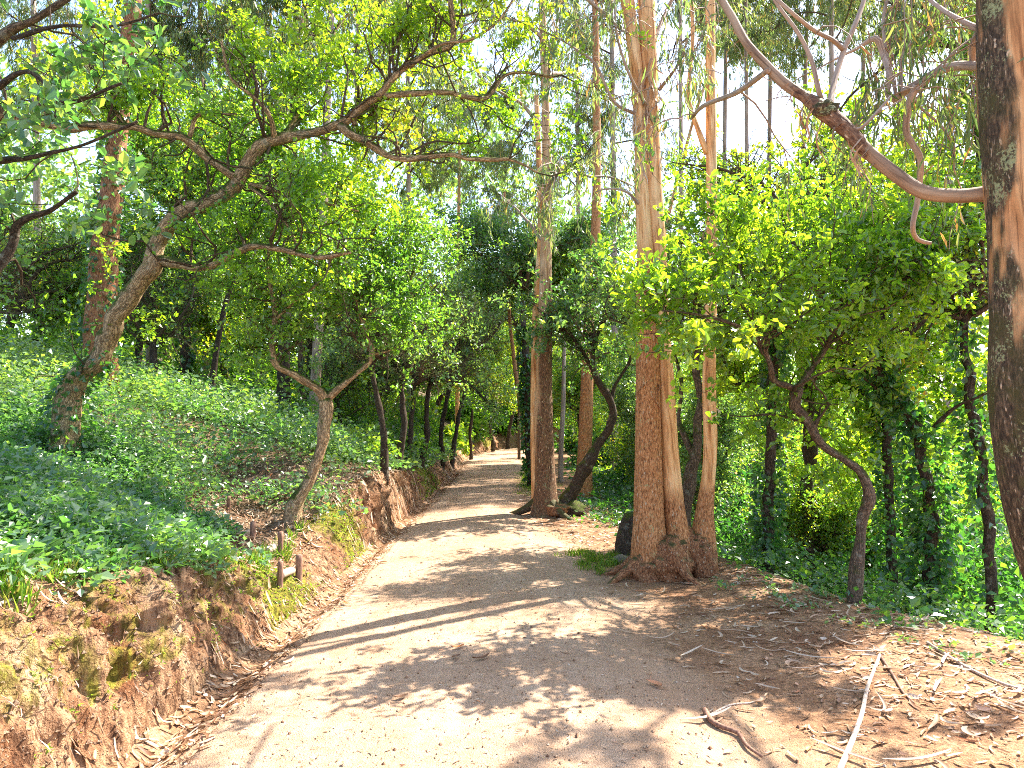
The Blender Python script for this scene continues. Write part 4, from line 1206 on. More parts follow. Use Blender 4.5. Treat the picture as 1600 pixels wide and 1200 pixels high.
# two ivy columns
for (pts, lab, n) in [([(1200, 880, 8.4, 9), (1202, 760, 8.4, 9), (1206, 660, 8.4, 8), (1212, 560, 8.4, 7), (1222, 420, 8.5, 6), (1225, 300, 8.6, 5)], 'straight trunk sheathed in dark ivy just right of the eucalyptus clump', 1900),
                      ([(1395, 900, 8.8, 8), (1390, 780, 8.8, 8), (1384, 640, 8.8, 7), (1378, 500, 8.8, 6), (1370, 360, 8.8, 4)], 'ivy covered trunk standing behind the twisted oak', 1500),
                      ([(1545, 860, 7.0, 9), (1535, 740, 7.0, 8), (1518, 640, 7.1, 8), (1516, 587, 7.1, 8), (1505, 540, 7.2, 7), (1512, 450, 7.2, 6)], 'dark curved oak partly hidden just left of the big right eucalyptus', 1200)]:
    l = ground_start(px_limb(pts), flare=1.2)
    root = T('ivy_clad_oak', lab, 'tree', l)
    part_tube('trunk', l, 'dark_bark', root, 14, .06, 0, 'cork')
    ivy(root, l, -2, 3.2, n, .08, .10)
    add_crown(root, OAKV[(n // 100) % 3], l[0][-1] - [0, 0, .3], .62, n, 'oak_leaf', thin=.6)
    if n == 1200:  # extra crown above the view, added to cast dappled shade on the near path
        top = l[0][-1]
        shade_limbs = [(np.array([top, top + [.3, .2, 1.6], top + [.5, .3, 3.4]]), np.array([.06, .05, .03]))]
        for a in range(9):
            q = rng.uniform(0, 6.28)
            shade_limbs.append((walk((top + [.4, .3, rng.uniform(1.4, 3.4)])[None], np.array([[math.cos(q), math.sin(q), .3]]), np.array([rng.uniform(1.2, 2.6)]), 6, .3, .05)[0], np.linspace(.03, .01, 6)))
        for h_ in shade_limbs: part_tube('branch', h_, 'dark_bark', root, 7, .1, 0, 'cork')
        g = grow(shade_limbs, per_m=14, len1=(.4, 1.1), n2=7, len2=(.15, .4), anchors=4, per=5, L=.07, W=.042, f0=.05)
        print('high', len(g[1]))
        finish_crown(root, g, 'oak_leaf')

# ------------------------------------------------------------------ 9/10. eucalyptus and dark oak in the middle distance
m9 = ground_start(px_limb([(852, 790, 12, 19), (852, 740, 12, 15.5), (849, 640, 12, 13.5), (851, 540, 12, 12), (853, 400, 12, 9), (855, 300, 12, 8), (852, 150, 12, 6.5), (847, 0, 12, 6), (845, -120, 12, 5)]), flare=1.5)
m9 = ext(m9, [(0, .2, 4, .6), (.1, .2, 3, .5)])
root = T('eucalyptus_tree', 'tall straight eucalyptus with striped brown bark growing right at the edge of the path', 'tree', m9)
part_tube('trunk', m9, 'euc_mid', root, 32, .06, .1, 'rough', wear=lambda V: np.clip(.75 - (V[:, 2] - 1.0) / 5 + .9 * (fbm(V[:, 0] * 9, V[:, 1] * 9, V[:, 2] * .8, 2, 4) - .5) + 2.5 * (V[:, 0] - root.location.x), 0, 1))
part_tube('trunk', ground_start(px_limb([(840, 780, 12.2, 9), (837, 700, 12.2, 8), (836, 600, 12.2, 7), (838, 480, 12.2, 6), (845, 350, 12.2, 5), (838, 150, 12.2, 4)])), 'euc_bark', root, 14, .08, .1, 'rough')
lump('root_burl', P(868, 796, 11.9), (.22, .2, .12), 'euc_burl', root, 33, .4, 40)
for k in range(3):
    a = [2.9, -.9, .15][k]
    s = np.array([root.location.x, root.location.y, root.location.z])
    pp = np.array([s + [math.cos(a) * .12, math.sin(a) * .12, .22], s + [math.cos(a) * .38, math.sin(a) * .38, .07], s + [math.cos(a) * .75, math.sin(a) * .75, -.06]])
    part_tube('root', (pp, np.array([.1, .06, .03])), 'euc_bark_near', root, 10, .05, 0, 'rough', wear=lambda V: np.ones(len(V)))
el = []
for (px, py, a, ln) in [(853, 380, 2.4, 1.6), (855, 260, .3, 1.8), (853, 200, 3.3, 1.7), (850, 120, .9, 1.8), (848, 60, 3.9, 1.6), (848, 20, 5.6, 1.8), (846, -40, 1.9, 1.8), (846, -70, .2, 1.8), (845, -110, 4.2, 1.7), (853, 310, 5.5, 1.3), (852, 160, 4.9, 1.5)]:
    el.append((walk(P(px, py, 12)[None], np.array([[math.cos(a), math.sin(a), .5]]), np.array([ln]), 7, .2, .05, .15)[0], np.linspace(.035, .012, 7)))
for l in el: part_tube('branch', l, 'euc_bark_grey', root, 7, .08, 0, 'smooth')
g = grow(el, per_m=13, len1=(.4, 1.2), n2=6, len2=(.3, .9), anchors=4, per=4, L=.16, W=.026, f0=.15, style='euc', spread=.1)
print('mid euc', len(g[1]))
finish_crown(root, g, 'euc_leaf', 'euc_bark_grey', up=.1)

m = ground_start(px_limb([(884, 790, 12.1, 13), (897, 765, 12.1, 11.5), (913, 735, 12.1, 10), (930, 705, 12.1, 8.5), (945, 680, 12.1, 7.5), (958, 652, 12.1, 7), (952, 622, 12.1, 6), (936, 600, 12.1, 5.5), (928, 580, 12.1, 5), (925, 520, 12.1, 4)]), flare=1.3)
root = T('oak_tree', 'dark oak with a curved trunk sweeping right from the foot of the path edge eucalyptus', 'tree', m)
part_tube('trunk', m, 'dark_bark', root, 18, .05, 0, 'cork')
lb = [px_limb([(955, 640, 12.1, 4), (962, 600, 12.1, 3), (985, 560, 12.1, 2.5), (990, 500, 12.1, 2)]), px_limb([(928, 580, 12.1, 4), (890, 520, 12.0, 3), (850, 490, 11.8, 2)]), px_limb([(925, 540, 12.1, 4), (950, 480, 12.2, 3), (940, 430, 12.3, 2)])]
for l in lb: part_tube('branch', l, 'dark_bark', root, 8, .08, 0, 'cork')
lump('root_burl', P(893, 798, 12.05), (.25, .2, .15), 'dark_bark', root, 35, .4, 36)
g = grow(lb + [m], per_m=26, len1=(.4, 1.3), n2=8, len2=(.2, .5), anchors=4, per=5, L=.075, W=.046, f0=.0, keep=lambda p: p[:, 2] > 2.4)
finish_crown(root, g, 'oak_leaf_dark')

def bg(name, label, cat, pts, bark, var=None, at=None, sc=1.0, leaf=None, kind='rough', ivyn=0, group=None, wear=.6, ivys=.09, branches=(), zs=1.0, flare=1.25, thin=None):
    l = ground_start(px_limb(pts), flare=flare)
    root = T(name, label, cat, l, group)
    part_tube('trunk', l, bark, root, 14, .1, .1, kind, wear=lambda V: np.full(len(V), wear))
    for b in branches:
        part_tube('branch', px_limb(b), bark, root, 8, .08, 0, kind)
    if var is not None:
        add_crown(root, var, P(*at), sc, rng.uniform(0, 6), leaf or ('euc_leaf' if thin else None), zs, thin)
    if ivyn: ivy(root, l, -2, P(0, pts[-1][1] + 40, pts[-1][2])[2], ivyn, ivys, .06)
    return root

bg('eucalyptus_tree', 'brown eucalyptus trunk behind the dark curved oak', 'tree', [(912, 760, 15, 13), (914, 700, 15, 11), (917, 600, 15, 10), (920, 500, 15, 8), (929, 400, 15, 8), (932, 300, 15, 7), (932, 150, 15, 6), (930, 0, 15, 5), (930, -80, 15, 4)],
   'euc_bark', EUCV[0], (931, 40, 15), .7, thin=.9, kind='rough', wear=.5)
bg('eucalyptus_tree', 'slim pale trunk between the striped eucalyptus and the brown one', 'tree', [(876, 735, 18, 4), (877, 690, 18, 4), (880, 633, 18, 3.5), (881, 560, 18, 3), (884, 400, 18, 2.5)], 'euc_bark_grey', OAKV[0], (884, 500, 18), .8, kind='smooth', wear=0)
bg('ivy_clad_oak', 'dark ivy covered trunk just left of the striped eucalyptus where the path bends', 'tree', [(832, 735, 17, 8), (828, 690, 17, 8), (826, 640, 17, 7), (822, 560, 17, 6), (815, 470, 17, 4)], 'dark_bark', OAKV[1], (818, 450, 17), .95, 'oak_leaf_dark', ivyn=1300, ivys=.12)
bg('eucalyptus_tree', 'thin brown trunk leaning left beside the ivy covered one', 'tree', [(827, 740, 19, 3.5), (822, 690, 19, 3.5), (816, 650, 19, 3.5), (808, 600, 19, 3.5), (802, 550, 19, 3), (795, 480, 19, 2.5), (788, 300, 19, 2)], 'euc_bark', EUCV[1], (790, 440, 19), .55)
bg('eucalyptus_tree', 'slender bare trunk standing alone at the far bend of the path', 'tree', [(811, 715, 27, 2.4), (811, 670, 27, 2.1), (810, 620, 27, 2.0), (808, 500, 27, 1.8)], 'oak_bark', OAKV[2], (808, 510, 27), 1.1, 'oak_leaf')
bg('eucalyptus_tree', 'wide brown eucalyptus behind the leaning cork oak on the left', 'tree', [(160, 690, 11, 30), (160, 650, 11, 27), (160, 600, 11, 25), (158, 500, 11, 24), (163, 400, 11, 20), (175, 300, 11, 17), (190, 150, 11, 14), (206, 30, 11, 13), (215, -100, 11, 12)],
   'euc_burl', EUCV[0], (215, -60, 11), .8, wear=.85, ivyn=1700, flare=1.5)
bg('ivy_clad_oak', 'upright ivy covered trunk deep in the left wood, right of the leaning cork oak', 'tree', [(290, 610, 16, 8), (290, 560, 16, 8), (291, 500, 16, 8), (295, 420, 16, 7), (298, 300, 16, 5)], 'dark_bark', OAKV[2], (298, 330, 16), 1.0, 'oak_leaf', ivyn=1100, ivys=.12)
bg('oak_tree', 'thin tilted oak in the left wood between two upright trunks', 'tree', [(330, 615, 14, 5), (338, 550, 14, 4.5), (347, 500, 14, 4.5), (357, 460, 14, 4), (370, 430, 14, 3.5), (385, 380, 14, 3)], 'dark_bark', OAKV[0], (385, 370, 14), .8, 'oak_leaf')
bg('eucalyptus_tree', 'thickest of the grey trunks standing behind the small forked oak', 'tree', [(443, 640, 15, 11), (443, 590, 15, 10), (445, 520, 15, 9), (450, 400, 15, 8), (460, 150, 15, 6), (465, 0, 15, 5), (466, -60, 15, 5)], 'dark_bark', EUCV[1], (466, 60, 15), .8, 'euc_leaf')
bg('eucalyptus_tree', 'narrow grey trunk right beside the thickest one behind the forked oak', 'tree', [(472, 645, 17, 6.5), (471, 600, 17, 6), (470, 520, 17, 5), (470, 400, 17, 4), (472, 200, 17, 3.5)], 'euc_bark_grey', OAKV[1], (470, 380, 17), 1.0, 'oak_leaf_yellow')
bg('eucalyptus_tree', 'straight grey brown trunk seen through the fork of the small oak', 'tree', [(490, 645, 14, 9), (494, 580, 14, 8), (498, 500, 14, 7.5), (503, 400, 14, 7), (510, 200, 14, 5.5), (517, 40, 14, 5), (518, -60, 14, 4)], 'euc_bark_grey', EUCV[0], (514, 120, 14), .75, wear=.3)
for (pts, at, lab, v, lf, sc) in [
    ([(600, 718, 11, 6), (601, 695, 11, 5.5), (596, 660, 11, 5), (586, 610, 11, 4.5), (584, 560, 11, 4), (600, 480, 11, 3)], (596, 560, 11), 'first bent oak from the left on the steep bank before the path bends', 0, 'grey_leaf', .70),
    ([(622, 722, 13, 6), (628, 690, 13, 5.5), (632, 660, 13, 5), (628, 600, 13, 4), (640, 520, 13, 3)], (636, 590, 13), 'second oak on the steep bank, with a dark leaning trunk', 1, 'grey_leaf', .8),
    ([(640, 720, 15, 5), (641, 690, 15, 4.5), (645, 640, 15, 4), (650, 560, 15, 3)], (650, 600, 15), 'third oak on the steep bank, thin and nearly upright', 2, 'oak_leaf_yellow', .9),
    ([(658, 735, 15.5, 6), (661, 712, 15.5, 5), (667, 680, 15.5, 4.5), (668, 620, 15.5, 4), (690, 560, 15.5, 3)], (680, 600, 15.5), 'fourth oak on the steep bank, short dark trunk leaning right', 1, 'grey_leaf', .85),
    ([(688, 748, 19, 4), (692, 722, 19, 4), (689, 680, 19, 3.5), (700, 620, 19, 3), (715, 560, 19, 2.5)], (706, 600, 19), 'fifth oak on the bank, growing from its lip near the end', 2, 'grey_leaf', 1.0),
    ([(706, 742, 22, 4), (706, 720, 22, 4), (712, 680, 22, 3.5), (716, 655, 22, 3), (726, 613, 22, 3), (726, 565, 22, 2.5), (722, 510, 22, 2)], (722, 560, 22), 'last oak on the bank, its slim trunk rising over the path', 0, 'grey_leaf', 1.15),
    ([(736, 706, 27, 2.5), (735, 680, 27, 2.5), (738, 640, 27, 2)], (738, 600, 27), 'small oak behind the lip where the bank ends at the bend', 1, 'oak_leaf_yellow', .95),
    ([(770, 690, 33, 3), (766, 665, 33, 3), (772, 640, 33, 2.5)], (772, 600, 33), 'crooked little oak on the sunlit far bank left of the bare trunk', 2, 'oak_leaf_yellow', 1.1),
    ([(793, 690, 36, 3), (797, 665, 36, 3), (803, 640, 36, 2.5)], (803, 590, 36), 'leaning oak on the sunlit far bank behind the bare trunk', 0, 'oak_leaf_yellow', 1.2)]:
    bg('oak_tree', lab, 'tree', pts, 'dark_bark', OAKV[v], at, sc, lf, kind='cork', thin=.95 if pts[0][2] < 20 else None, group='oaks lined along the left bank')
# slim trunks further back whose tops show between the crowns
for (x0, x1, d, r, lab) in [(235, 232, 19, 6, 'pale far eucalyptus at top left beside the wide brown one'), (553, 560, 22, 4, 'thin far eucalyptus rising behind the crown of the small forked oak'),
                            (322, 312, 20, 5, 'far eucalyptus with hanging dry strips above the ivy covered trunk'),
                            (715, 722, 30, 3, 'very thin far eucalyptus over the middle of the path bend'),
                            (1300, 1299, 22, 5, 'pale grey far eucalyptus behind the long bent limb'), (1168, 1165, 24, 4, 'thin grey far eucalyptus just right of the slim tan trunk'),
                            (1250, 1262, 30, 4, 'far eucalyptus behind the crown of the twisted oak'), (960, 955, 22, 5, 'far eucalyptus just left of the clump'), (1400, 1410, 26, 4, 'far eucalyptus behind the bright oak leaves at right'),
                            (1065, 1063, 20, 4, 'far eucalyptus between middle and right trunks of the clump'), (60, 52, 22, 6, 'far eucalyptus in the upper left corner behind dark leaves'), (640, 636, 26, 4, 'far eucalyptus above the oaks of the steep bank'), (400, 395, 25, 5, 'far eucalyptus behind the cork oak crown'),
                            (1200, 1205, 29, 4, 'far eucalyptus showing between the slim tan trunk and the bent limb'), (1345, 1350, 33, 4, 'far eucalyptus under the thick part of the bent limb'), (1480, 1490, 30, 5, 'far eucalyptus just left of the big right trunk'),
                            (905, 900, 33, 4, 'far eucalyptus between the striped and the brown trunk'), (1010, 1150, 36, 3, 'far leaning eucalyptus crossing behind the clump'), (1130, 1135, 27, 4, 'far eucalyptus close right of the slim tan trunk')]:
    bg('eucalyptus_tree', lab, 'tree', [(x0, 640, d, r * 1.3), (x0, 500, d, r), ((x0 + x1) / 2, 200, d, r * .8), (x1, 0, d, r * .65), (x1, -40, d, r * .5)], 'euc_bark_grey' if r > 3.6 else 'euc_bark',
       EUCV[d % 2], (x1, (100 if x0 > 1000 else 300) if x0 > 600 else 200, d), .012 * d + .62, None, kind='smooth', wear=.1, thin=.9 if x0 in (1300, 1065, 960) else None)

# oaks filling the wood on both sides
fill = [(-6.5, 13.5, .85), (-9.5, 12, .9), (-8.5, 17, 1.0), (-12, 18, 1.1), (-5, 18.5, 1.0), (-14, 13.5, 1.0), (-3.6, 22, 1.0), (-17, 22, 1.2), (-10, 24, 1.25), (-6, 28, 1.25), (-3.8, 33, 1.1), (-14, 31, 1.4), (-21, 30, 1.4), (-9, 38, 1.4), (-2, 42, 1.3),
        (-12.5, 9.5, .9), (-3.4, 15.2, .75),
        (3.2, 15.5, .8), (5.6, 12.5, .8), (7.5, 16, .95), (3.2, 21, .95), (10.5, 13.5, .9), (12, 20, 1.1), (6.5, 24, 1.1), (3.6, 29, 1.1), (16, 27, 1.3), (10, 32, 1.3), (7, 40, 1.3), (20, 20, 1.2), (4, 45, 1.3), (4.4, 10.2, .6), (7.9, 11.4, .7), (3.3, 12.8, .7), (5.2, 11.2, .75), (4.4, 17.5, .9), (2.6, 24.5, .9), (10.5, 10.5, .8), (12.5, 16, 1.1), (5.4, 35, 1.2), (-7.5, 20, 1.0), (-10.5, 15, 1.0), (-4.6, 24.5, 1.0), (-7, 33, 1.2), (1.6, 38, 1.2), (-1.2, 47, 1.4), (8.8, 13.6, .9), (11.8, 12.6, .95), (7.0, 17.8, .9)]
SPOTS = [(-9999, 60, 'left of the leaning cork oak'), (60, 250, 'behind the leaning cork oak trunk'), (250, 430, 'between the leaning oak and the forked oak'), (430, 560, 'behind the small forked oak'),
         (560, 665, 'above the near half of the steep bank'), (665, 760, 'above the far end of the steep bank'), (760, 860, 'behind the striped eucalyptus at the path bend'), (860, 985, 'left of the eucalyptus clump'),
         (985, 1120, 'behind the eucalyptus clump'), (1120, 1240, 'between the clump and the twisted oak'), (1240, 1370, 'behind the twisted oak'), (1370, 1530, 'behind the bent ivy wrapped oak'), (1530, 99999, 'behind the big trunk at the right edge')]
def spot(x, y):
    px = 800 + x / y * F_PX
    return [k for k, (a, b, _) in enumerate(SPOTS) if a <= px < b][0]
def fill_label(x, y):
    k = spot(x, y)
    same = sorted(b for a, b, _ in fill if spot(a, b) == k)
    r, n = same.index(y), len(same)
    if n == 1: w = 'only bushy oak'
    elif r == 0: w = 'nearest bushy oak'
    elif r == n - 1: w = 'farthest bushy oak'
    else: w = ['', 'second', 'third', 'fourth', 'fifth', 'sixth', 'seventh', 'eighth'][r] + ' nearest oak'
    return w + ' in the wood, ' + SPOTS[k][2]
for i, (x, y, s) in enumerate(fill):
    z = float(gz(x, y))
    side = 'left hillside beyond the bank' if x < -1 else 'right slope beyond the path'
    lab = fill_label(x, y)
    root = empty('oak_tree', (x, y, z), lab, 'tree', 'oaks in the wood on the ' + ('left hillside' if x < -1 else 'right slope'))
    hh = rng.uniform(1.3, 2.6) * s
    w = walk(np.array([[x, y, z - .15]]), np.array([[rng.normal() * .2, rng.normal() * .2, 1.0]]), np.array([hh]), 6, .16, .25)[0]
    part_tube('trunk', (w, np.linspace(.13, .07, 6) * s), 'dark_bark', root, 10, .15, 0, 'cork')
    add_crown(root, OAKV[i % 3], w[-1] - [0, 0, .15], s, rng.uniform(0, 6), ['oak_leaf', 'grey_leaf', 'grey_leaf', 'oak_leaf', 'oak_leaf_yellow'][i % 5], rng.uniform(.85, 1.25), thin=.9 if (x < 0 and y < 16.5) else None)
# ------------------------------------------------------------------ undergrowth
def scatter(n, xr, yr, pw=1.0):
    x = rng.uniform(*xr, n)
    y = yr[0] + (yr[1] - yr[0]) * rng.random(n) ** pw
    return x, y

def plants(name, x, y, h, r, nl, size, leafm, droop=-.0, tint_sh=0.0, up=1.2, dome=True, hi=False):
    """x,y plant feet; h height; r radius; nl leaves each"""
    N = len(x)
    z = gz(x, y)
    idx = np.repeat(np.arange(N), nl)
    M2 = len(idx)
    a = rng.uniform(0, 2 * math.pi, M2)
    q = rng.random(M2) ** .5
    px_ = x[idx] + np.cos(a) * q * r[idx]
    py_ = y[idx] + np.sin(a) * q * r[idx]
    hz = np.sqrt(np.clip(1 - q * q * .8, 0, 1)) * h[idx]
    pz = z[idx] + hz * rng.uniform(.35, 1.08, M2)
    pos = np.stack([px_, py_, pz], 1)
    d = norm(np.stack([np.cos(a) * .8, np.sin(a) * .8, .25 + droop + 0 * a], 1) + rng.normal(size=(M2, 3)) * .5)
    s = size * np.maximum(1, y[idx] / 9) ** .8
    L = s * (.45 + 1.1 * rng.random(M2) ** 1.6) * (.75 + .6 * rng.random(N)[idx])
    tint = np.clip(.6 * rng.random(M2) + .7 * (vn(x * 1.1, y * 1.1, 0, 5)[idx] - .35) + tint_sh, 0, 1)
    ok = in_view(pos, 1.5)
    o = leaf_mesh(name, pos[ok], d[ok], L[ok], L[ok] * .72, up=up, fold=.12, mat=M[leafm], tint=tint[ok], wide=.42, hi=hi)
    tag(o, kind='stuff')
    return o, int(ok.sum())

# carpet of ivy and bramble along the bank top, near left
x, y = scatter(8000, (-8, -1.6), (1.6, 9), .9)
D = foot(y) - x - crest_w(y)
bare = .8 * np.exp(-(np.hypot(x + 3.3, (y - 8.8) * .8) / .95) ** 2) + np.exp(-((np.hypot((x + 2.6), (y - 7.9))) / .6) ** 2) + np.exp(-((np.hypot((x + 2.25), (y - 7.0))) / .5) ** 2)
den = (D > -.10 - .25 * vn(y * 1.7, 2.2, 0, 8)) * (.35 + sst(0, .35, D)) * np.clip(1.1 - 1.2 * bare, 0, 1)
den *= np.where((y < 3.4) & (D < .3), .2, 1) * np.where((y > 5.9) & (D < .45), .15, 1)
k = rng.random(len(x)) < den
x, y = x[k], y[k]
h = .10 + .22 * vn(x * 1.3, y * 1.3, 0, 15) + .10 * sst(0, 1.2, foot(y) - x - crest_w(y))
o, n1 = plants('undergrowth', x, y, h, np.full(len(x), .14), 30, .050, 'herb_leaf', 0, .0, hi=False)
tag(o, 'low carpet of light green ivy and bramble leaves on top of the left earth bank', 'plants')
# lush herbs further back on the left
x, y = scatter(10500, (-17, -1.6), (8.2, 26), 1.35)
D = foot(y) - x - crest_w(y)
bare = .9 * np.exp(-(np.hypot(x + 3.2, (y - 8.9) * .8) / .7) ** 2)
k = (D > -.05) & (rng.random(len(x)) < np.clip(1.15 - 1.3 * bare, 0, 1)) & (rng.random(len(x)) < .75 + .5 * (vn(x * .5, y * .5, 0, 7) - .5)) & (np.abs(x / y) < .95)
x, y = x[k], y[k]
h = (.32 + .65 * vn(x * .8, y * .8, 0, 16)) * (.5 + .5 * sst(0, .8, foot(y) - x - crest_w(y)))
o, n2 = plants('undergrowth', x, y, h, .18 + .012 * y, 18, .050, 'herb_leaf', 0, .2)
tag(o, 'lush knee high herbs under the trees on the left hillside', 'plants')
x, y = rng.uniform(-8.5, -2.3, 1500), rng.uniform(9.3, 16.5, 1500)
D = foot(y) - x - crest_w(y)
k = (D > .35) & (np.hypot(x + 3.3, (y - 9.0)) > 1.2) & (rng.random(1500) < .55 + .6 * (vn(x * .7, y * .7, 0, 31) - .3))
x, y = x[k], y[k]
o, _ = plants('undergrowth', x, y, .35 + .45 * vn(x, y, 0, 33), np.full(len(x), .26), 26, .058, 'herb_leaf', .15, .38)
tag(o, 'tall pale green herbs in a sunny band behind the small forked oak', 'plants')
# ivy ground cover on the right slope
x, y = scatter(7200, (.9, 17), (3.0, 26), 1.35)
dx = drop_x(y)
k = (x > dx - .12 + .5 * (vn(x * 1.5, y * 1.5, 0, 3) - .5)) & (np.abs(x / y) < 1.0) & (rng.random(len(x)) < .3 + sst(0, .5, x - dx))
x, y = x[k], y[k]
h = (.10 + .40 * vn(x * .9, y * .9, 0, 26)) * (.35 + .65 * sst(0, 1.0, x - drop_x(y)))
o, n3 = plants('undergrowth', x, y, h, .16 + .012 * y, 18, .058, 'ivy_leaf', -.1, .10)
tag(o, 'dark ivy and herbs covering the slope on the right below the path', 'plants')

# bushes: clumped leaves reaching up into the trees
def bushes(name, lst, leafm, lab, size=.095, per=1000):
    P_, D_, L_ = [], [], []
    for (x, y, r, h) in lst:
        z = float(gz(x, y))
        n = int(per * (r * h) ** .9)
        nc = max(8, int(14 * r * h))
        cc = rng.normal(size=(nc, 3)); cc = norm(cc) * rng.uniform(.35, 1, (nc, 1))
        cc[:, 2] = np.abs(cc[:, 2])
        c = cc * [r, r, h] + [x, y, z + .1]
        i = rng.integers(0, nc, n)
        cr = (.22 + .25 * rng.random(nc)) * (r + h) / 2.4
        dv = norm(rng.normal(size=(n, 3))) * (rng.random((n, 1)) ** .4)
        p = c[i] + dv * cr[i][:, None]
        p[:, 2] = np.maximum(p[:, 2], z + .02)
        P_.append(p); D_.append(norm(dv + .8 * norm(rng.normal(size=(n, 3))) + [0, 0, -.1]))
        L_.append(size * max(1, y / 10) ** .8 * rng.uniform(.6, 1.25, n))
    p, d, l = np.vstack(P_), np.vstack(D_), np.concatenate(L_)
    ok = in_view(p, 1.4)
    ok &= sun_gap(p) | (p[:, 1] > 16)
    o = leaf_mesh(name, p[ok], d[ok], l[ok], l[ok] * .62, mat=M[leafm], tint=np.clip(.6 * rng.random(ok.sum()) + .8 * (vn(p[ok, 0] * .7, p[ok, 1] * .7, p[ok, 2] * .7, 4) - .35), 0, 1))
    tag(o, lab, 'bushes', kind='stuff')
    return int(ok.sum())
bl = [(-7.5, 10.5, 1.2, 1.6), (-9.5, 9, 1.2, 1.8), (-6.8, 15.5, 1.3, 1.7), (-9, 14, 1.5, 2.2), (-11.5, 15, 1.6, 2.4), (-13, 11.5, 1.5, 2.4), (-5.6, 20, 1.2, 1.4), (-8, 21, 1.6, 2), (-12, 21.5, 1.8, 2.5), (-16, 18, 2, 2.6), (-3.4, 25, 1, 1.3),
      (-5.5, 26, 1.5, 1.8), (-9, 28, 2, 2.2), (-15, 27, 2.4, 2.6), (-21, 26, 2.4, 2.8), (-4.4, 31, 1.4, 1.5), (-8, 34, 2.2, 2.2), (-2.6, 38, 1.6, 1.6), (.6, 44, 2, 2), (-2.3, 11.5, .45, .6), (-2.6, 12.8, .6, .9), (-2.3, 14.2, .5, .8), (-2.6, 15.6, .7, 1.1), (-2.2, 17.2, .5, .8), (-2.6, 18.8, .8, 1.2), (-2.5, 21, .8, 1.1), (-3.6, 13.5, .8, 1.2), (-3.8, 16.5, 1, 1.5), (-4.4, 18.5, 1, 1.5), (-2.1, 27.5, .5, .6), (-2.3, 30, .8, .9), (-1.9, 33.5, .8, 1.0), (-1.0, 37, 1.0, 1.2), (.4, 40.5, 1.2, 1.5), (2.4, 45, 1.6, 2.0)]
n4 = bushes('bushes', bl, 'oak_leaf', 'mid green bushes filling the shade between the trunks on the left')
br = [(3.4, 11.5, .9, 1.1), (5.0, 10.4, 1.0, 1.5), (6.8, 12, 1.2, 1.9), (9, 11, 1.3, 2.0), (5.0, 14.5, 1.2, 1.7), (7.6, 15, 1.5, 2.2), (10.5, 16.5, 1.8, 2.6), (13.5, 15, 1.8, 2.6), (3.0, 18, 1.0, 1.4), (5.4, 19, 1.5, 2.0), (9, 21, 1.9, 2.6), (14, 22, 2.2, 3),
      (2.9, 24, 1.2, 1.6), (5.4, 27, 1.8, 2.2), (9.5, 28, 2.2, 2.8), (16, 31, 2.6, 3.2), (4.2, 9.2, .7, .9), (6.0, 8.6, .9, 1.4), (7.6, 8.4, 1.1, 1.9), (5.2, 7.1, .7, 1.2), (6.4, 6.8, .9, 1.7), (4.6, 6.4, .5, .8), (3.4, 33, 1.6, 1.8), (8, 36, 2.4, 2.6), (7.4, 10.6, 1.3, 2.8), (9.8, 13.4, 1.5, 3.0), (5.9, 13, 1.1, 2.4), (8.8, 9.6, 1.2, 2.6), (5.6, 8.9, .9, 2.6), (12.5, 18.5, 2, 4.2), (9.6, 18, 1.8, 4.0), (7.5, 20, 1.6, 3.6)]
n5 = bushes('bushes', br, 'ivy_leaf', 'dark glossy bushes and ivy filling the wood on the right')
# far woods: leaf clusters seen beyond the last single trees
def woods():
    n = 55000
    nc = 750
    a = rng.uniform(R(-46), R(46), nc)
    d = rng.uniform(40, 62, nc)
    top = 15 + 9 * vn(a * 5, 3.3, 0, 8) - 2 * sst(R(8), R(26), a)
    cz = rng.random(nc) ** .8 * top
    c = np.stack([np.sin(a) * d, np.cos(a) * d, cz - 1 + np.where(a < 0, 3, -1)], 1)
    i = rng.integers(0, nc, n)
    p = c[i] + norm(rng.normal(size=(n, 3))) * (rng.random((n, 1)) ** .45) * rng.uniform(1.2, 3.2, nc)[i][:, None]
    dr = norm(rng.normal(size=(n, 3)) + [0, 0, -.4])
    L = rng.uniform(.36, .70, n)
    o = leaf_mesh('distant_woods', p, dr, L, L * .42, mat=M['grey_leaf'], tint=np.clip(.5 * rng.random(n) + .6 * vn(c[i, 0] * .2, c[i, 1] * .2, c[i, 2] * .3, 6), 0, 1))
    tag(o, 'hazy green mass of woodland beyond the last separate trees', 'woods', kind='stuff')
woods()
print('undergrowth', n1, n2, n3, n4, n5)

# grass tufts
def grass(x, y, n, L, spread, lab):
    gx, gy = np.repeat(x, n) + rng.normal(size=len(x) * n) * spread, np.repeat(y, n) + rng.normal(size=len(x) * n) * spread
    p = np.stack([gx, gy, gz(gx, gy) - .01], 1)
    d = norm(rng.normal(size=(len(p), 3)) * .38 + [0, 0, 1])
    l = L * rng.uniform(.5, 1.3, len(p))
    o = leaf_mesh('grass', p, d, l, .006 + 0 * l, up=0, mat=M['grass_blade'], wide=.3, hi=True)
    tag(o, lab, 'grass', kind='stuff')
pc_ = P(945, 862, 8.1)
x = pc_[0] + rng.normal(size=46) * .22; y = 8.3 + rng.normal(size=46) * .3
grass(x, y, 38, .085, .035, 'short grass patch at the left foot of the eucalyptus clump')
y = rng.uniform(1.8, 8, 60); x = foot(y) - crest_w(y) * rng.uniform(.75, 1.25, 60)
grass(x, y, 26, .14, .03, 'grass tufts along the lip of the earth bank')
y = rng.uniform(15, 21, 120); x = right_edge(y) + rng.normal(size=120) * .25 + .05
grass(x, y, 30, .07, .08, 'thin grass along the right verge of the path beyond the striped eucalyptus')
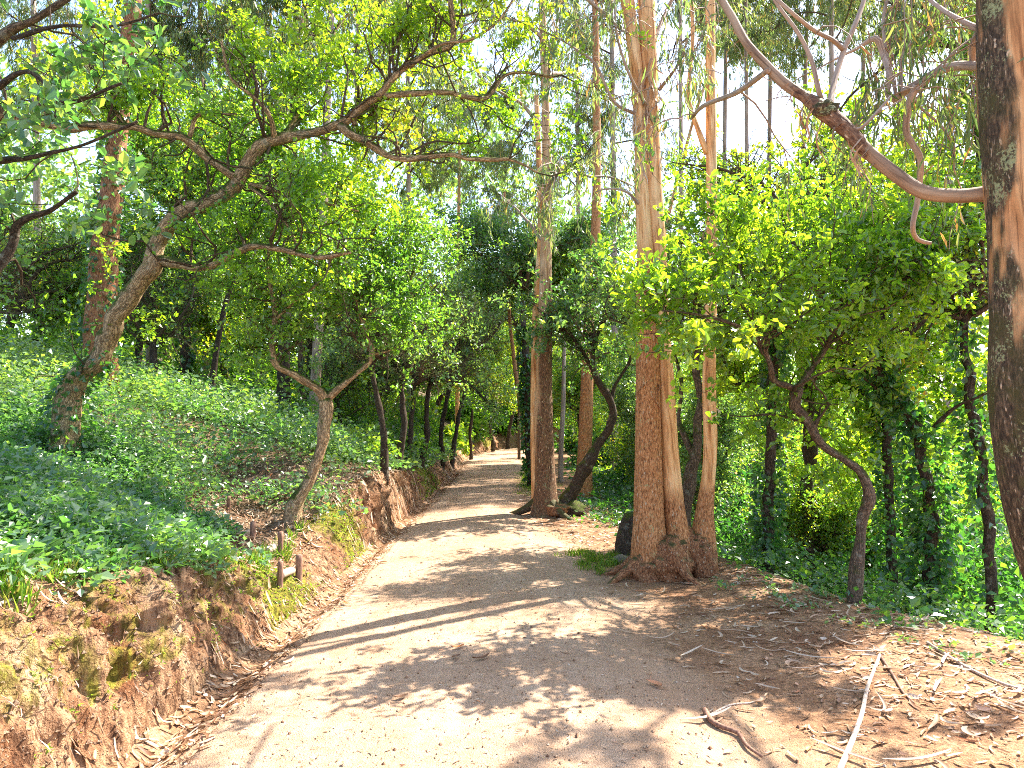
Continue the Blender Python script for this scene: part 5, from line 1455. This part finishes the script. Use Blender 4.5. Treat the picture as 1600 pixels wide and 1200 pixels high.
# low green sprouts in the litter of the right shoulder
x = rng.uniform(.9, 3.6, 260); y = rng.uniform(3.6, 7.2, 260)
k = (x > drop_x(y) - .75) & (x < drop_x(y) + .3)
o, _ = plants('sprouts', x[k], y[k], np.full(k.sum(), .05), np.full(k.sum(), .06), 7, .04, 'herb_leaf', 0, .3)
tag(o, 'small green sprouts along the edge of the right shoulder', 'plants')

# ------------------------------------------------------------------ litter of bark strips and dry leaves
def strips(name, x, y, L, W, lift, mat, lab, z=None, curl=2.4):
    N = len(x)
    n = 5
    s = np.linspace(-.5, .5, n)[None]
    a = rng.uniform(0, 2 * math.pi, N)[:, None]
    c = rng.normal(size=(N, 1)) * curl * .5
    ang = a + c * s
    dx_, dy_ = np.cos(ang) * (L[:, None] / n), np.sin(ang) * (L[:, None] / n)
    cx, cy_ = np.cumsum(dx_, 1) + x[:, None], np.cumsum(dy_, 1) + y[:, None]
    if z is None:
        cz = gz(cx, cy_)
        cz = np.where((cx > left_edge(cy_)) & (cx < right_edge(cy_) - .25), np.maximum(cz, path_z(cx, cy_)), cz)
    else:
        cz = z(cx, cy_)
    lf = lift[:, None] * (rng.random((N, 1)) + 4 * s * s * rng.random((N, 1)))
    tilt = rng.normal(size=(N, 1)) * .35
    w = W[:, None] * (1 - (2 * np.abs(s)) ** 3 * .7)
    sx, sy = -np.sin(ang), np.cos(ang)
    ctr = np.stack([cx, cy_, cz + .004 + lf], -1)
    lr = np.stack([sx * w / 2, sy * w / 2, np.abs(w) * .22 + tilt * w * .5], -1)
    lr2 = np.stack([-sx * w / 2, -sy * w / 2, np.abs(w) * .22 - tilt * w * .5], -1)
    V = np.stack([ctr + lr, ctr, ctr + lr2], 2).reshape(-1, 3)
    b = np.arange(n - 1)[:, None] * 3 + np.arange(2)[None]
    f = np.stack([b, b + 1, b + 4, b + 3], -1).reshape(-1, 4)
    Fq = (f[None] + (np.arange(N) * n * 3)[:, None, None]).reshape(-1, 4)
    me = new_mesh(name, V, [Fq], {'tint': ('POINT', np.repeat(rng.random(N), n * 3))}, [M[mat]], True)
    o = link(name, me)
    return tag(o, lab, 'litter', kind='stuff')
def path_z(x, y):
    le, re_ = left_edge(y), right_edge(y)
    pc = np.clip((x - le) / (re_ - le), 0, 1)
    er = 1 - sst(-.45, 0, x - re_)
    return .015 + .035 * np.sin(pc * math.pi) + .012 * (fbm(x * 4, y * 4, 0, 3, 6) - .5) - .05 * (1 - er)

# right shoulder
x, y = scatter(8500, (.5, 5.2), (2.6, 8.6), 1.0)
e = right_edge(y)
den = sst(-.5, 1.6, x - e) * (.35 + 1.1 * vn(x * 1.2, y * 1.2, 0, 9)) * (x < drop_x(y) + .3)
k = rng.random(len(x)) < den
x, y = x[k], y[k]
strips('bark_litter', x, y, rng.uniform(.02, .15, len(x)), rng.uniform(.005, .020, len(x)), np.full(len(x), .008), 'dry_leaf', 'pale curled bark shreds and dry leaves littering the right shoulder')
# further along the right verge
x, y = scatter(3500, (.2, 3), (8.4, 16), 1.0)
k = (x > right_edge(y) - .15) & (x < drop_x(y) + .4)
x, y = x[k], y[k]
strips('bark_litter', x, y, rng.uniform(.04, .18, len(x)), rng.uniform(.008, .02, len(x)), np.full(len(x), .01), 'dry_leaf', 'dry leaves and bark on the verge between the eucalyptus clump and the striped tree')
# ditch litter
y = 2.5 + 24 * rng.random(3600) ** 1.5
x = left_edge(y) - rng.uniform(-.03, .34, len(y))
strips('bark_litter', x, y, rng.uniform(.03, .14, len(x)) * np.maximum(1, y / 10), rng.uniform(.006, .02, len(x)), np.full(len(x), .012), 'dry_leaf', 'dry leaves gathered in the ditch along the foot of the left bank')
# litter clearing around the steps and bank lip
x, y = scatter(15000, (-6, -1.9), (2.2, 12), .9)
D = foot(y) - x - crest_w(y)
bare = 1.2 * np.exp(-(np.hypot(x + 3.4, (y - 9.0) * .8) / 1.2) ** 2) + np.exp(-(np.hypot(x + 2.6, y - 7.9) / .9) ** 2) + .7 * np.exp(-(np.minimum(D, 0) / .15 + np.maximum(D, 0) / .3) ** 2) * (D > -.2)
k = (rng.random(len(x)) < bare * .8) & (D > -.3)
x, y = x[k], y[k]
strips('bark_litter', x, y, rng.uniform(.05, .22, len(x)), rng.uniform(.006, .022, len(x)), np.full(len(x), .04), 'dry_leaf', 'long bark shreds around the log steps and the lip of the left bank')
# crumbs on the path
y = 2.6 + 22 * rng.random(4500) ** 1.6
x = left_edge(y) + (right_edge(y) - left_edge(y)) * rng.random(len(y)) ** .8
strips('path_litter', x, y, rng.uniform(.008, .05, len(x)) * np.maximum(1, y / 9), rng.uniform(.003, .009, len(x)), np.full(len(x), .003), 'dry_leaf', 'tiny twigs and leaf crumbs strewn over the sandy path')
# pebbles
def pebbles(n):
    y = 2.4 + 12 * rng.random(n) ** 1.7
    x = left_edge(y) + (2.6 - left_edge(y)) * rng.random(n)
    z = np.where(x < right_edge(y) - .25, path_z(x, y), gz(x, y))
    r = rng.uniform(.002, .006, n) * rng.choice([1, 1, 1, 2.0], n)
    o6 = np.array([[1, 0, 0], [0, 1, 0], [-1, 0, 0], [0, -1, 0], [0, 0, .8], [0, 0, -.8]])
    V = np.stack([x, y, z + r * .3], 1)[:, None] + o6[None] * r[:, None, None] * rng.uniform(.6, 1.4, (n, 6, 1))
    f = np.array([[0, 1, 4], [1, 2, 4], [2, 3, 4], [3, 0, 4], [1, 0, 5], [2, 1, 5], [3, 2, 5], [0, 3, 5]])
    Fq = (f[None] + (np.arange(n) * 6)[:, None, None]).reshape(-1, 3)
    me = new_mesh('gravel', V.reshape(-1, 3), [Fq], {'tint': ('POINT', np.repeat(rng.random(n) * .85, 6))}, [M['dry_leaf']], False)
    tag(link('gravel', me), 'fine gravel grains scattered over the path surface', 'gravel', kind='stuff')
pebbles(7000)
# crumbs and roots on the bank face: small clods
def clods(n):
    yb = 2.2 + 16 * rng.random(n) ** 1.5
    ti = rng.random(n)
    iy = np.clip(np.searchsorted(ys, yb), 1, NY - 1)
    ix = (ti * 45).astype(int)
    p = np.stack([Xb2[iy, ix], ys[iy], Zb2[iy, ix]], 1)
    r = rng.uniform(.004, .016, n)
    o6 = np.array([[1, 0, 0], [0, 1, 0], [-1, 0, 0], [0, -1, 0], [0, 0, .8], [0, 0, -.8]])
    V = p[:, None] + o6[None] * r[:, None, None] * rng.uniform(.5, 1.5, (n, 6, 1))
    f = np.array([[0, 1, 4], [1, 2, 4], [2, 3, 4], [3, 0, 4], [1, 0, 5], [2, 1, 5], [3, 2, 5], [0, 3, 5]])
    Fq = (f[None] + (np.arange(n) * 6)[:, None, None]).reshape(-1, 3)
    me = new_mesh('clods', V.reshape(-1, 3), [Fq], None, [M['soil']], False)
    tag(link('clods', me), 'crumbling clods of earth on the face of the left bank', 'soil', kind='stuff')
clods(6000)
# hanging roots and dry grass on the bank face
yb = 2.2 + 18 * rng.random(2600) ** 1.2
iy = np.clip(np.searchsorted(ys, yb), 1, NY - 1)
ix = (rng.random(len(iy)) ** 1.0 * 44).astype(int)
p = np.stack([Xb2[iy, 44 - ix // 1], ys[iy], Zb2[iy, 44 - ix // 1]], 1) + [.012, 0, .01]
d = norm(np.array([[.45, 0, -.8]]) + rng.normal(size=(len(p), 3)) * .35)
l = rng.uniform(.02, .08, len(p))
o = leaf_mesh('rootlets', p, d, l, .005 + 0 * l, mat=M['dry_leaf'], hi=True, up=0)
tag(o, 'fine dry rootlets and stalks hanging on the face of the left bank', 'roots', kind='stuff')
mo = mossy[iy, 44 - ix]
# moss cushions' stalks
yb = 2.2 + 18 * rng.random(26000) ** 1.2
iy = np.clip(np.searchsorted(ys, yb), 1, NY - 1)
ix = rng.integers(0, 46, len(iy))
k = mossy[iy, ix] + .9 * vn(ys[iy] * 8, ix * .4, 0, 3) > 1.08
p = np.stack([Xb2[iy, ix], ys[iy], Zb2[iy, ix]], 1)[k]
d = norm(np.array([[.7, -.1, .3]]) + rng.normal(size=(len(p), 3)) * .5)
l = rng.uniform(.012, .035, len(p)) * np.maximum(1, p[:, 1] / 8)
o = leaf_mesh('moss', p, d, l, l * .35, mat=M['grass_blade'], up=.2, tint=np.clip(rng.random(len(p)) * .9 + .1, 0, 1))
tag(o, 'yellow green moss tufts on the face of the left bank', 'moss', kind='stuff')

# ------------------------------------------------------------------ countable bits on the ground
def one_strip(L, W, bend, seed):
    n = 11
    s = np.linspace(-.5, .5, n)
    ang = bend * s
    c = np.stack([np.cumsum(np.cos(ang)) * L / n, np.cumsum(np.sin(ang)) * L / n, .012 + .05 * (2 * s) ** 2 * ((seed % 3) / 2) * L * 2], 1)
    c -= [c[:, 0].mean(), c[:, 1].mean(), 0]
    w = W * (1 - np.abs(2 * s) ** 3 * .85)
    th = np.linspace(-1.1, 1.1, 5)
    V = []
    for i in range(n):
        sd = np.array([-math.sin(ang[i]), math.cos(ang[i]), 0])
        for t in th:
            V.append(c[i] + sd * math.sin(t) * w[i] / 2 + np.array([0, 0, (1 - math.cos(t)) * w[i] * .55]))
    i = np.arange(n - 1)[:, None] * 5 + np.arange(4)[None]
    Fq = np.stack([i, i + 1, i + 6, i + 5], -1).reshape(-1, 4)
    return new_mesh('bark_strip', np.array(V), [Fq], {'tint': ('POINT', np.full(len(V), .35 + .65 * ((seed * 37) % 10) / 10))}, [M['strip']], True)
SM = [one_strip(L, W, b, i) for i, (L, W, b) in enumerate([(.20, .022, .6), (.14, .026, 2.2), (.26, .018, 1.0), (.12, .03, 3.0), (.30, .02, .4), (.17, .024, 1.6)])]
def on_ground(o, x, y, rz, dz=0.0):
    e = .05
    z = float(gz(x, y))
    if left_edge(np.array([y]))[0] < x < right_edge(np.array([y]))[0] - .25:
        z = float(path_z(np.array([x]), np.array([y]))[0])
    nx, ny = float(gz(x + e, y) - gz(x - e, y)) / (2 * e), float(gz(x, y + e) - gz(x, y - e)) / (2 * e)
    q = Vector((-nx, -ny, 1)).to_track_quat('Z', 'Y')
    from mathutils import Quaternion
    o.rotation_mode = 'QUATERNION'
    o.rotation_quaternion = q @ Quaternion((0, 0, 1), rz)
    o.location = (x, y, z + dz)
cnt = 0
lab_r = 'pale curled strip of eucalyptus bark lying loose on the right shoulder'
while cnt < 100:
    x, y = rng.uniform(1.0, 4.2), rng.uniform(3.1, 7.2)
    if x > drop_x(np.array([y]))[0] or x < right_edge(np.array([y]))[0] - .2 or abs(x / y) > .72: continue
    if rng.random() > .25 + .35 * (x - 1.0): continue
    o = link('bark_strip', SM[cnt % 6])
    on_ground(o, x, y, rng.uniform(0, 6.28), .006)
    s = rng.uniform(.7, 1.3)
    o.scale = (s, s, s)
    tag(o, lab_r, 'bark strip', 'curled bark strips on the right shoulder')
    cnt += 1
for i in range(26):
    y = 2.4 + rng.random() * 5
    x = float(foot(np.array([y]))[0] - crest_w(np.array([y]))[0]) - rng.uniform(-.15, .3)
    o = link('bark_strip', SM[i % 6])
    on_ground(o, x, y, rng.uniform(0, 6.28), .01)
    tag(o, 'pale strip of bark lying on the lip of the left earth bank', 'bark strip', 'bark strips on the lip of the left bank')

def leaf_obj(px, py, lab, mat_t, L=.09, W=.03):
    u = (px - 800) / F_PX
    d = EYE * F_PX / (py - 650)
    x, y = u * d, d
    n = 7
    s = np.linspace(0, 1, n)
    w = W * np.sin(s * math.pi) ** .7 * .5 + .001
    c = np.stack([(s - .5) * L, .15 * L * np.sin(s * 3), .004 + .25 * L * (s - .5) ** 2], 1)
    V = np.stack([c - [0, 1, 0] * w[:, None] + [0, 0, .006], c, c + [0, 1, 0] * w[:, None] + [0, 0, .006]], 1).reshape(-1, 3)
    i = np.arange(n - 1)[:, None] * 3 + np.arange(2)[None]
    me = new_mesh('fallen_leaf', V, [np.stack([i, i + 1, i + 4, i + 3], -1).reshape(-1, 4)], {'tint': ('POINT', np.full(len(V), mat_t))}, [M['dry_leaf']], True)
    o = link('fallen_leaf', me)
    on_ground(o, x, y, rng.uniform(0, 6.28), .008)
    tag(o, lab, 'leaf')
leaf_obj(716, 1019, 'orange fallen leaf lying between the trunk shadows on the path', 1.0, .10, .035)
leaf_obj(545, 944, 'yellow orange leaf on the left edge of the path beside the ditch', 1.0, .09, .03)
leaf_obj(714, 1036, 'small red brown leaf just below the orange leaf on the path', .05, .07, .03)
leaf_obj(752, 1036, 'dark brown curled leaf on the path right of the red brown one', .0, .14, .03)
leaf_obj(1018, 1072, 'broad orange brown leaf at the right side of the path', .98, .12, .045)
leaf_obj(629, 1095, 'dark upright leaf scrap in the left part of the path', .1, .08, .03)
leaf_obj(720, 866, 'brown leaf far up the shaded path', .3, .12, .035)
leaf_obj(1180, 980, 'tan leaf in the litter right of the trunk shadows', .6, .12, .04)

def stick(pts, r0, r1, name, lab, mat='pale_wood', cat='stick'):
    w = []
    for px, py in pts:
        d = EYE * F_PX / (py - 650)
        x = (px - 800) / F_PX * d
        z0 = float(gz(x, d))
        d2 = (EYE - z0) * F_PX / (py - 650)
        x = (px - 800) / F_PX * d2
        w.append([x, d2, float(gz(x, d2)) + r0 * 1.1])
    w = np.array(w)
    mb = MB()
    V, Fs, bk = tube(w, np.linspace(r0, r1, len(w)), 10, .03, 0, bark_disp('smooth'))
    mb.add(V, Fs, bk=bk)
    o = mb.build(name, M[mat], None, loc=w[0])
    o.location = w[0]
    return tag(o, lab, cat)
stick([(1300, 1199), (1322, 1150), (1337, 1110), (1347, 1070), (1362, 1030), (1366, 1022)], .014, .009, 'fallen_branch', 'long pale fallen branch lying across the litter at bottom right', cat='branch')
stick([(1366, 1020), (1385, 1048), (1400, 1075), (1417, 1092)], .009, .005, 'fallen_branch', 'shorter brown stick meeting the far end of the long pale branch', 'stake', cat='branch')
stick([(1096, 1106), (1106, 1122), (1124, 1132), (1146, 1140), (1160, 1160), (1182, 1176)], .016, .007, 'exposed_root', 'dark knobbly root breaking the soil at bottom right centre', 'stake', cat='root')
stick([(827, 1030), (845, 1045), (868, 1055), (880, 1056)], .004, .003, 'twig', 'thin dark bent twig in the middle of the sunlit path', 'stake', 'twig')
stick([(770, 1096), (783, 1088), (800, 1085)], .004, .003, 'twig', 'short thin dark twig lying on the path below the bent one', 'stake', 'twig')
stick([(838, 1194), (870, 1190), (920, 1194), (960, 1196)], .004, .003, 'twig', 'fine twig at the bottom edge of the path', 'stake', 'twig')
stick([(1100, 1112), (1135, 1095), (1165, 1092), (1185, 1085)], .006, .003, 'twig', 'light twig pointing right from the dark root', 'pale_wood', 'twig')
stick([(1440, 1000), (1500, 1040), (1560, 1066), (1599, 1075)], .010, .007, 'fallen_branch', 'straight pale stick in the litter running to the right edge', cat='branch')

# log steps up the bank
def ray_ground(px, py):
    """where the line of sight through photo pixel px, py meets the bank"""
    dd_ = np.linspace(3, 14, 1100)
    pt = np.array([P(px, py, q) for q in dd_])
    hit = np.nonzero(pt[:, 2] <= gz(pt[:, 0], pt[:, 1]) + .01)[0]
    return pt[hit[0]] if len(hit) else P(px, py, 8)
def upright(px, y0, y1, rpx, root):
    a = ray_ground(px, y1)
    k = a[1] / F_PX
    b = a + [0, 0, (y1 - y0) * k]
    mb = MB()
    V, Fs, bk = tube(np.array([a - [0, 0, .12], b]), np.array([rpx, rpx * .95]) * k, 9, .04, 0, bark_disp('smooth'))
    mb.add(V, Fs, bk=bk)
    return mb.build('stake', M['stake'], root, loc=root.location)
def logp(p0, p1, rpx, root):
    a, b = ray_ground(*p0), ray_ground(*p1)
    r = rpx * a[1] / F_PX
    b = a + (b - a) * min(1, .35 / max(np.linalg.norm(b - a), .01))
    lift = np.array([0, 0, r * .55])
    mb = MB()
    V, Fs, bk = tube(np.array([a + lift, (a + b) / 2 + lift, b + lift]), np.array([r, r * .95, r]), 12, .03, 0, bark_disp('smooth'))
    mb.add(V, Fs, bk=bk)
    return mb.build('log', M['log'], root, loc=root.location)
def step(px, py, lab):
    return empty('log_step', tuple(ray_ground(px, py)), lab, 'step', 'log steps up the left bank')
s1 = step(452, 900, 'lowest log step held by two wooden stakes at the foot of the left bank')
upright(438, 878, 905, 4.5, s1); upright(467, 868, 903, 5.5, s1); logp((438, 902), (468, 890), 6.5, s1)
s2 = step(425, 868, 'middle log step with one tall stake at its right end')
upright(438, 832, 868, 4.5, s2); logp((402, 870), (434, 858), 7.5, s2)
s3 = step(380, 838, 'upper log step half buried in litter below the small cork oak')
upright(395, 816, 842, 4.5, s3); logp((362, 842), (394, 834), 5.5, s3)
s4 = step(345, 795, 'topmost short log at the head of the steps')
logp((334, 796), (356, 788), 5, s4); upright(357, 776, 796, 3.5, s4)

# mossy stump and rock left of the clump
c = P(982, 838, 8.6)
root = empty('tree_stump', (float(c[0]), float(c[1]), float(gz(c[0], c[1]))), 'dark mossy stump just behind the left side of the eucalyptus clump', 'stump')
base = np.array(root.location)
mb = MB()
V, Fs, bk = tube(np.array([base + [0, 0, -.1], base + [0, 0, .12], base + [.02, 0, .34], base + [.05, 0, .46]]), np.array([.19, .15, .12, .10]), 28, .03, 0, bark_disp('cork'))
mb.add(V, Fs, bk=bk)
mb.build('trunk', M['dark_bark'], root, loc=root.location)
c = P(971, 872, 8.15)
r_ = empty('rock', (float(c[0]), float(c[1]), float(gz(c[0], c[1]))), 'small mossy rock in the grass patch beside the clump', 'rock')
ro = lump('rock_body', np.array(r_.location) + [0, 0, .03], (.09, .07, .06), 'rock', r_, 55, .4, 28)
nt = sum(len(o.data.polygons) for o in scene.objects if o.type == 'MESH')
um = {o.data.name: o.data for o in scene.objects if o.type == 'MESH'}
print('faces unique', sum(len(m.polygons) for m in um.values()), 'instanced', nt, 'objs', len(scene.objects))
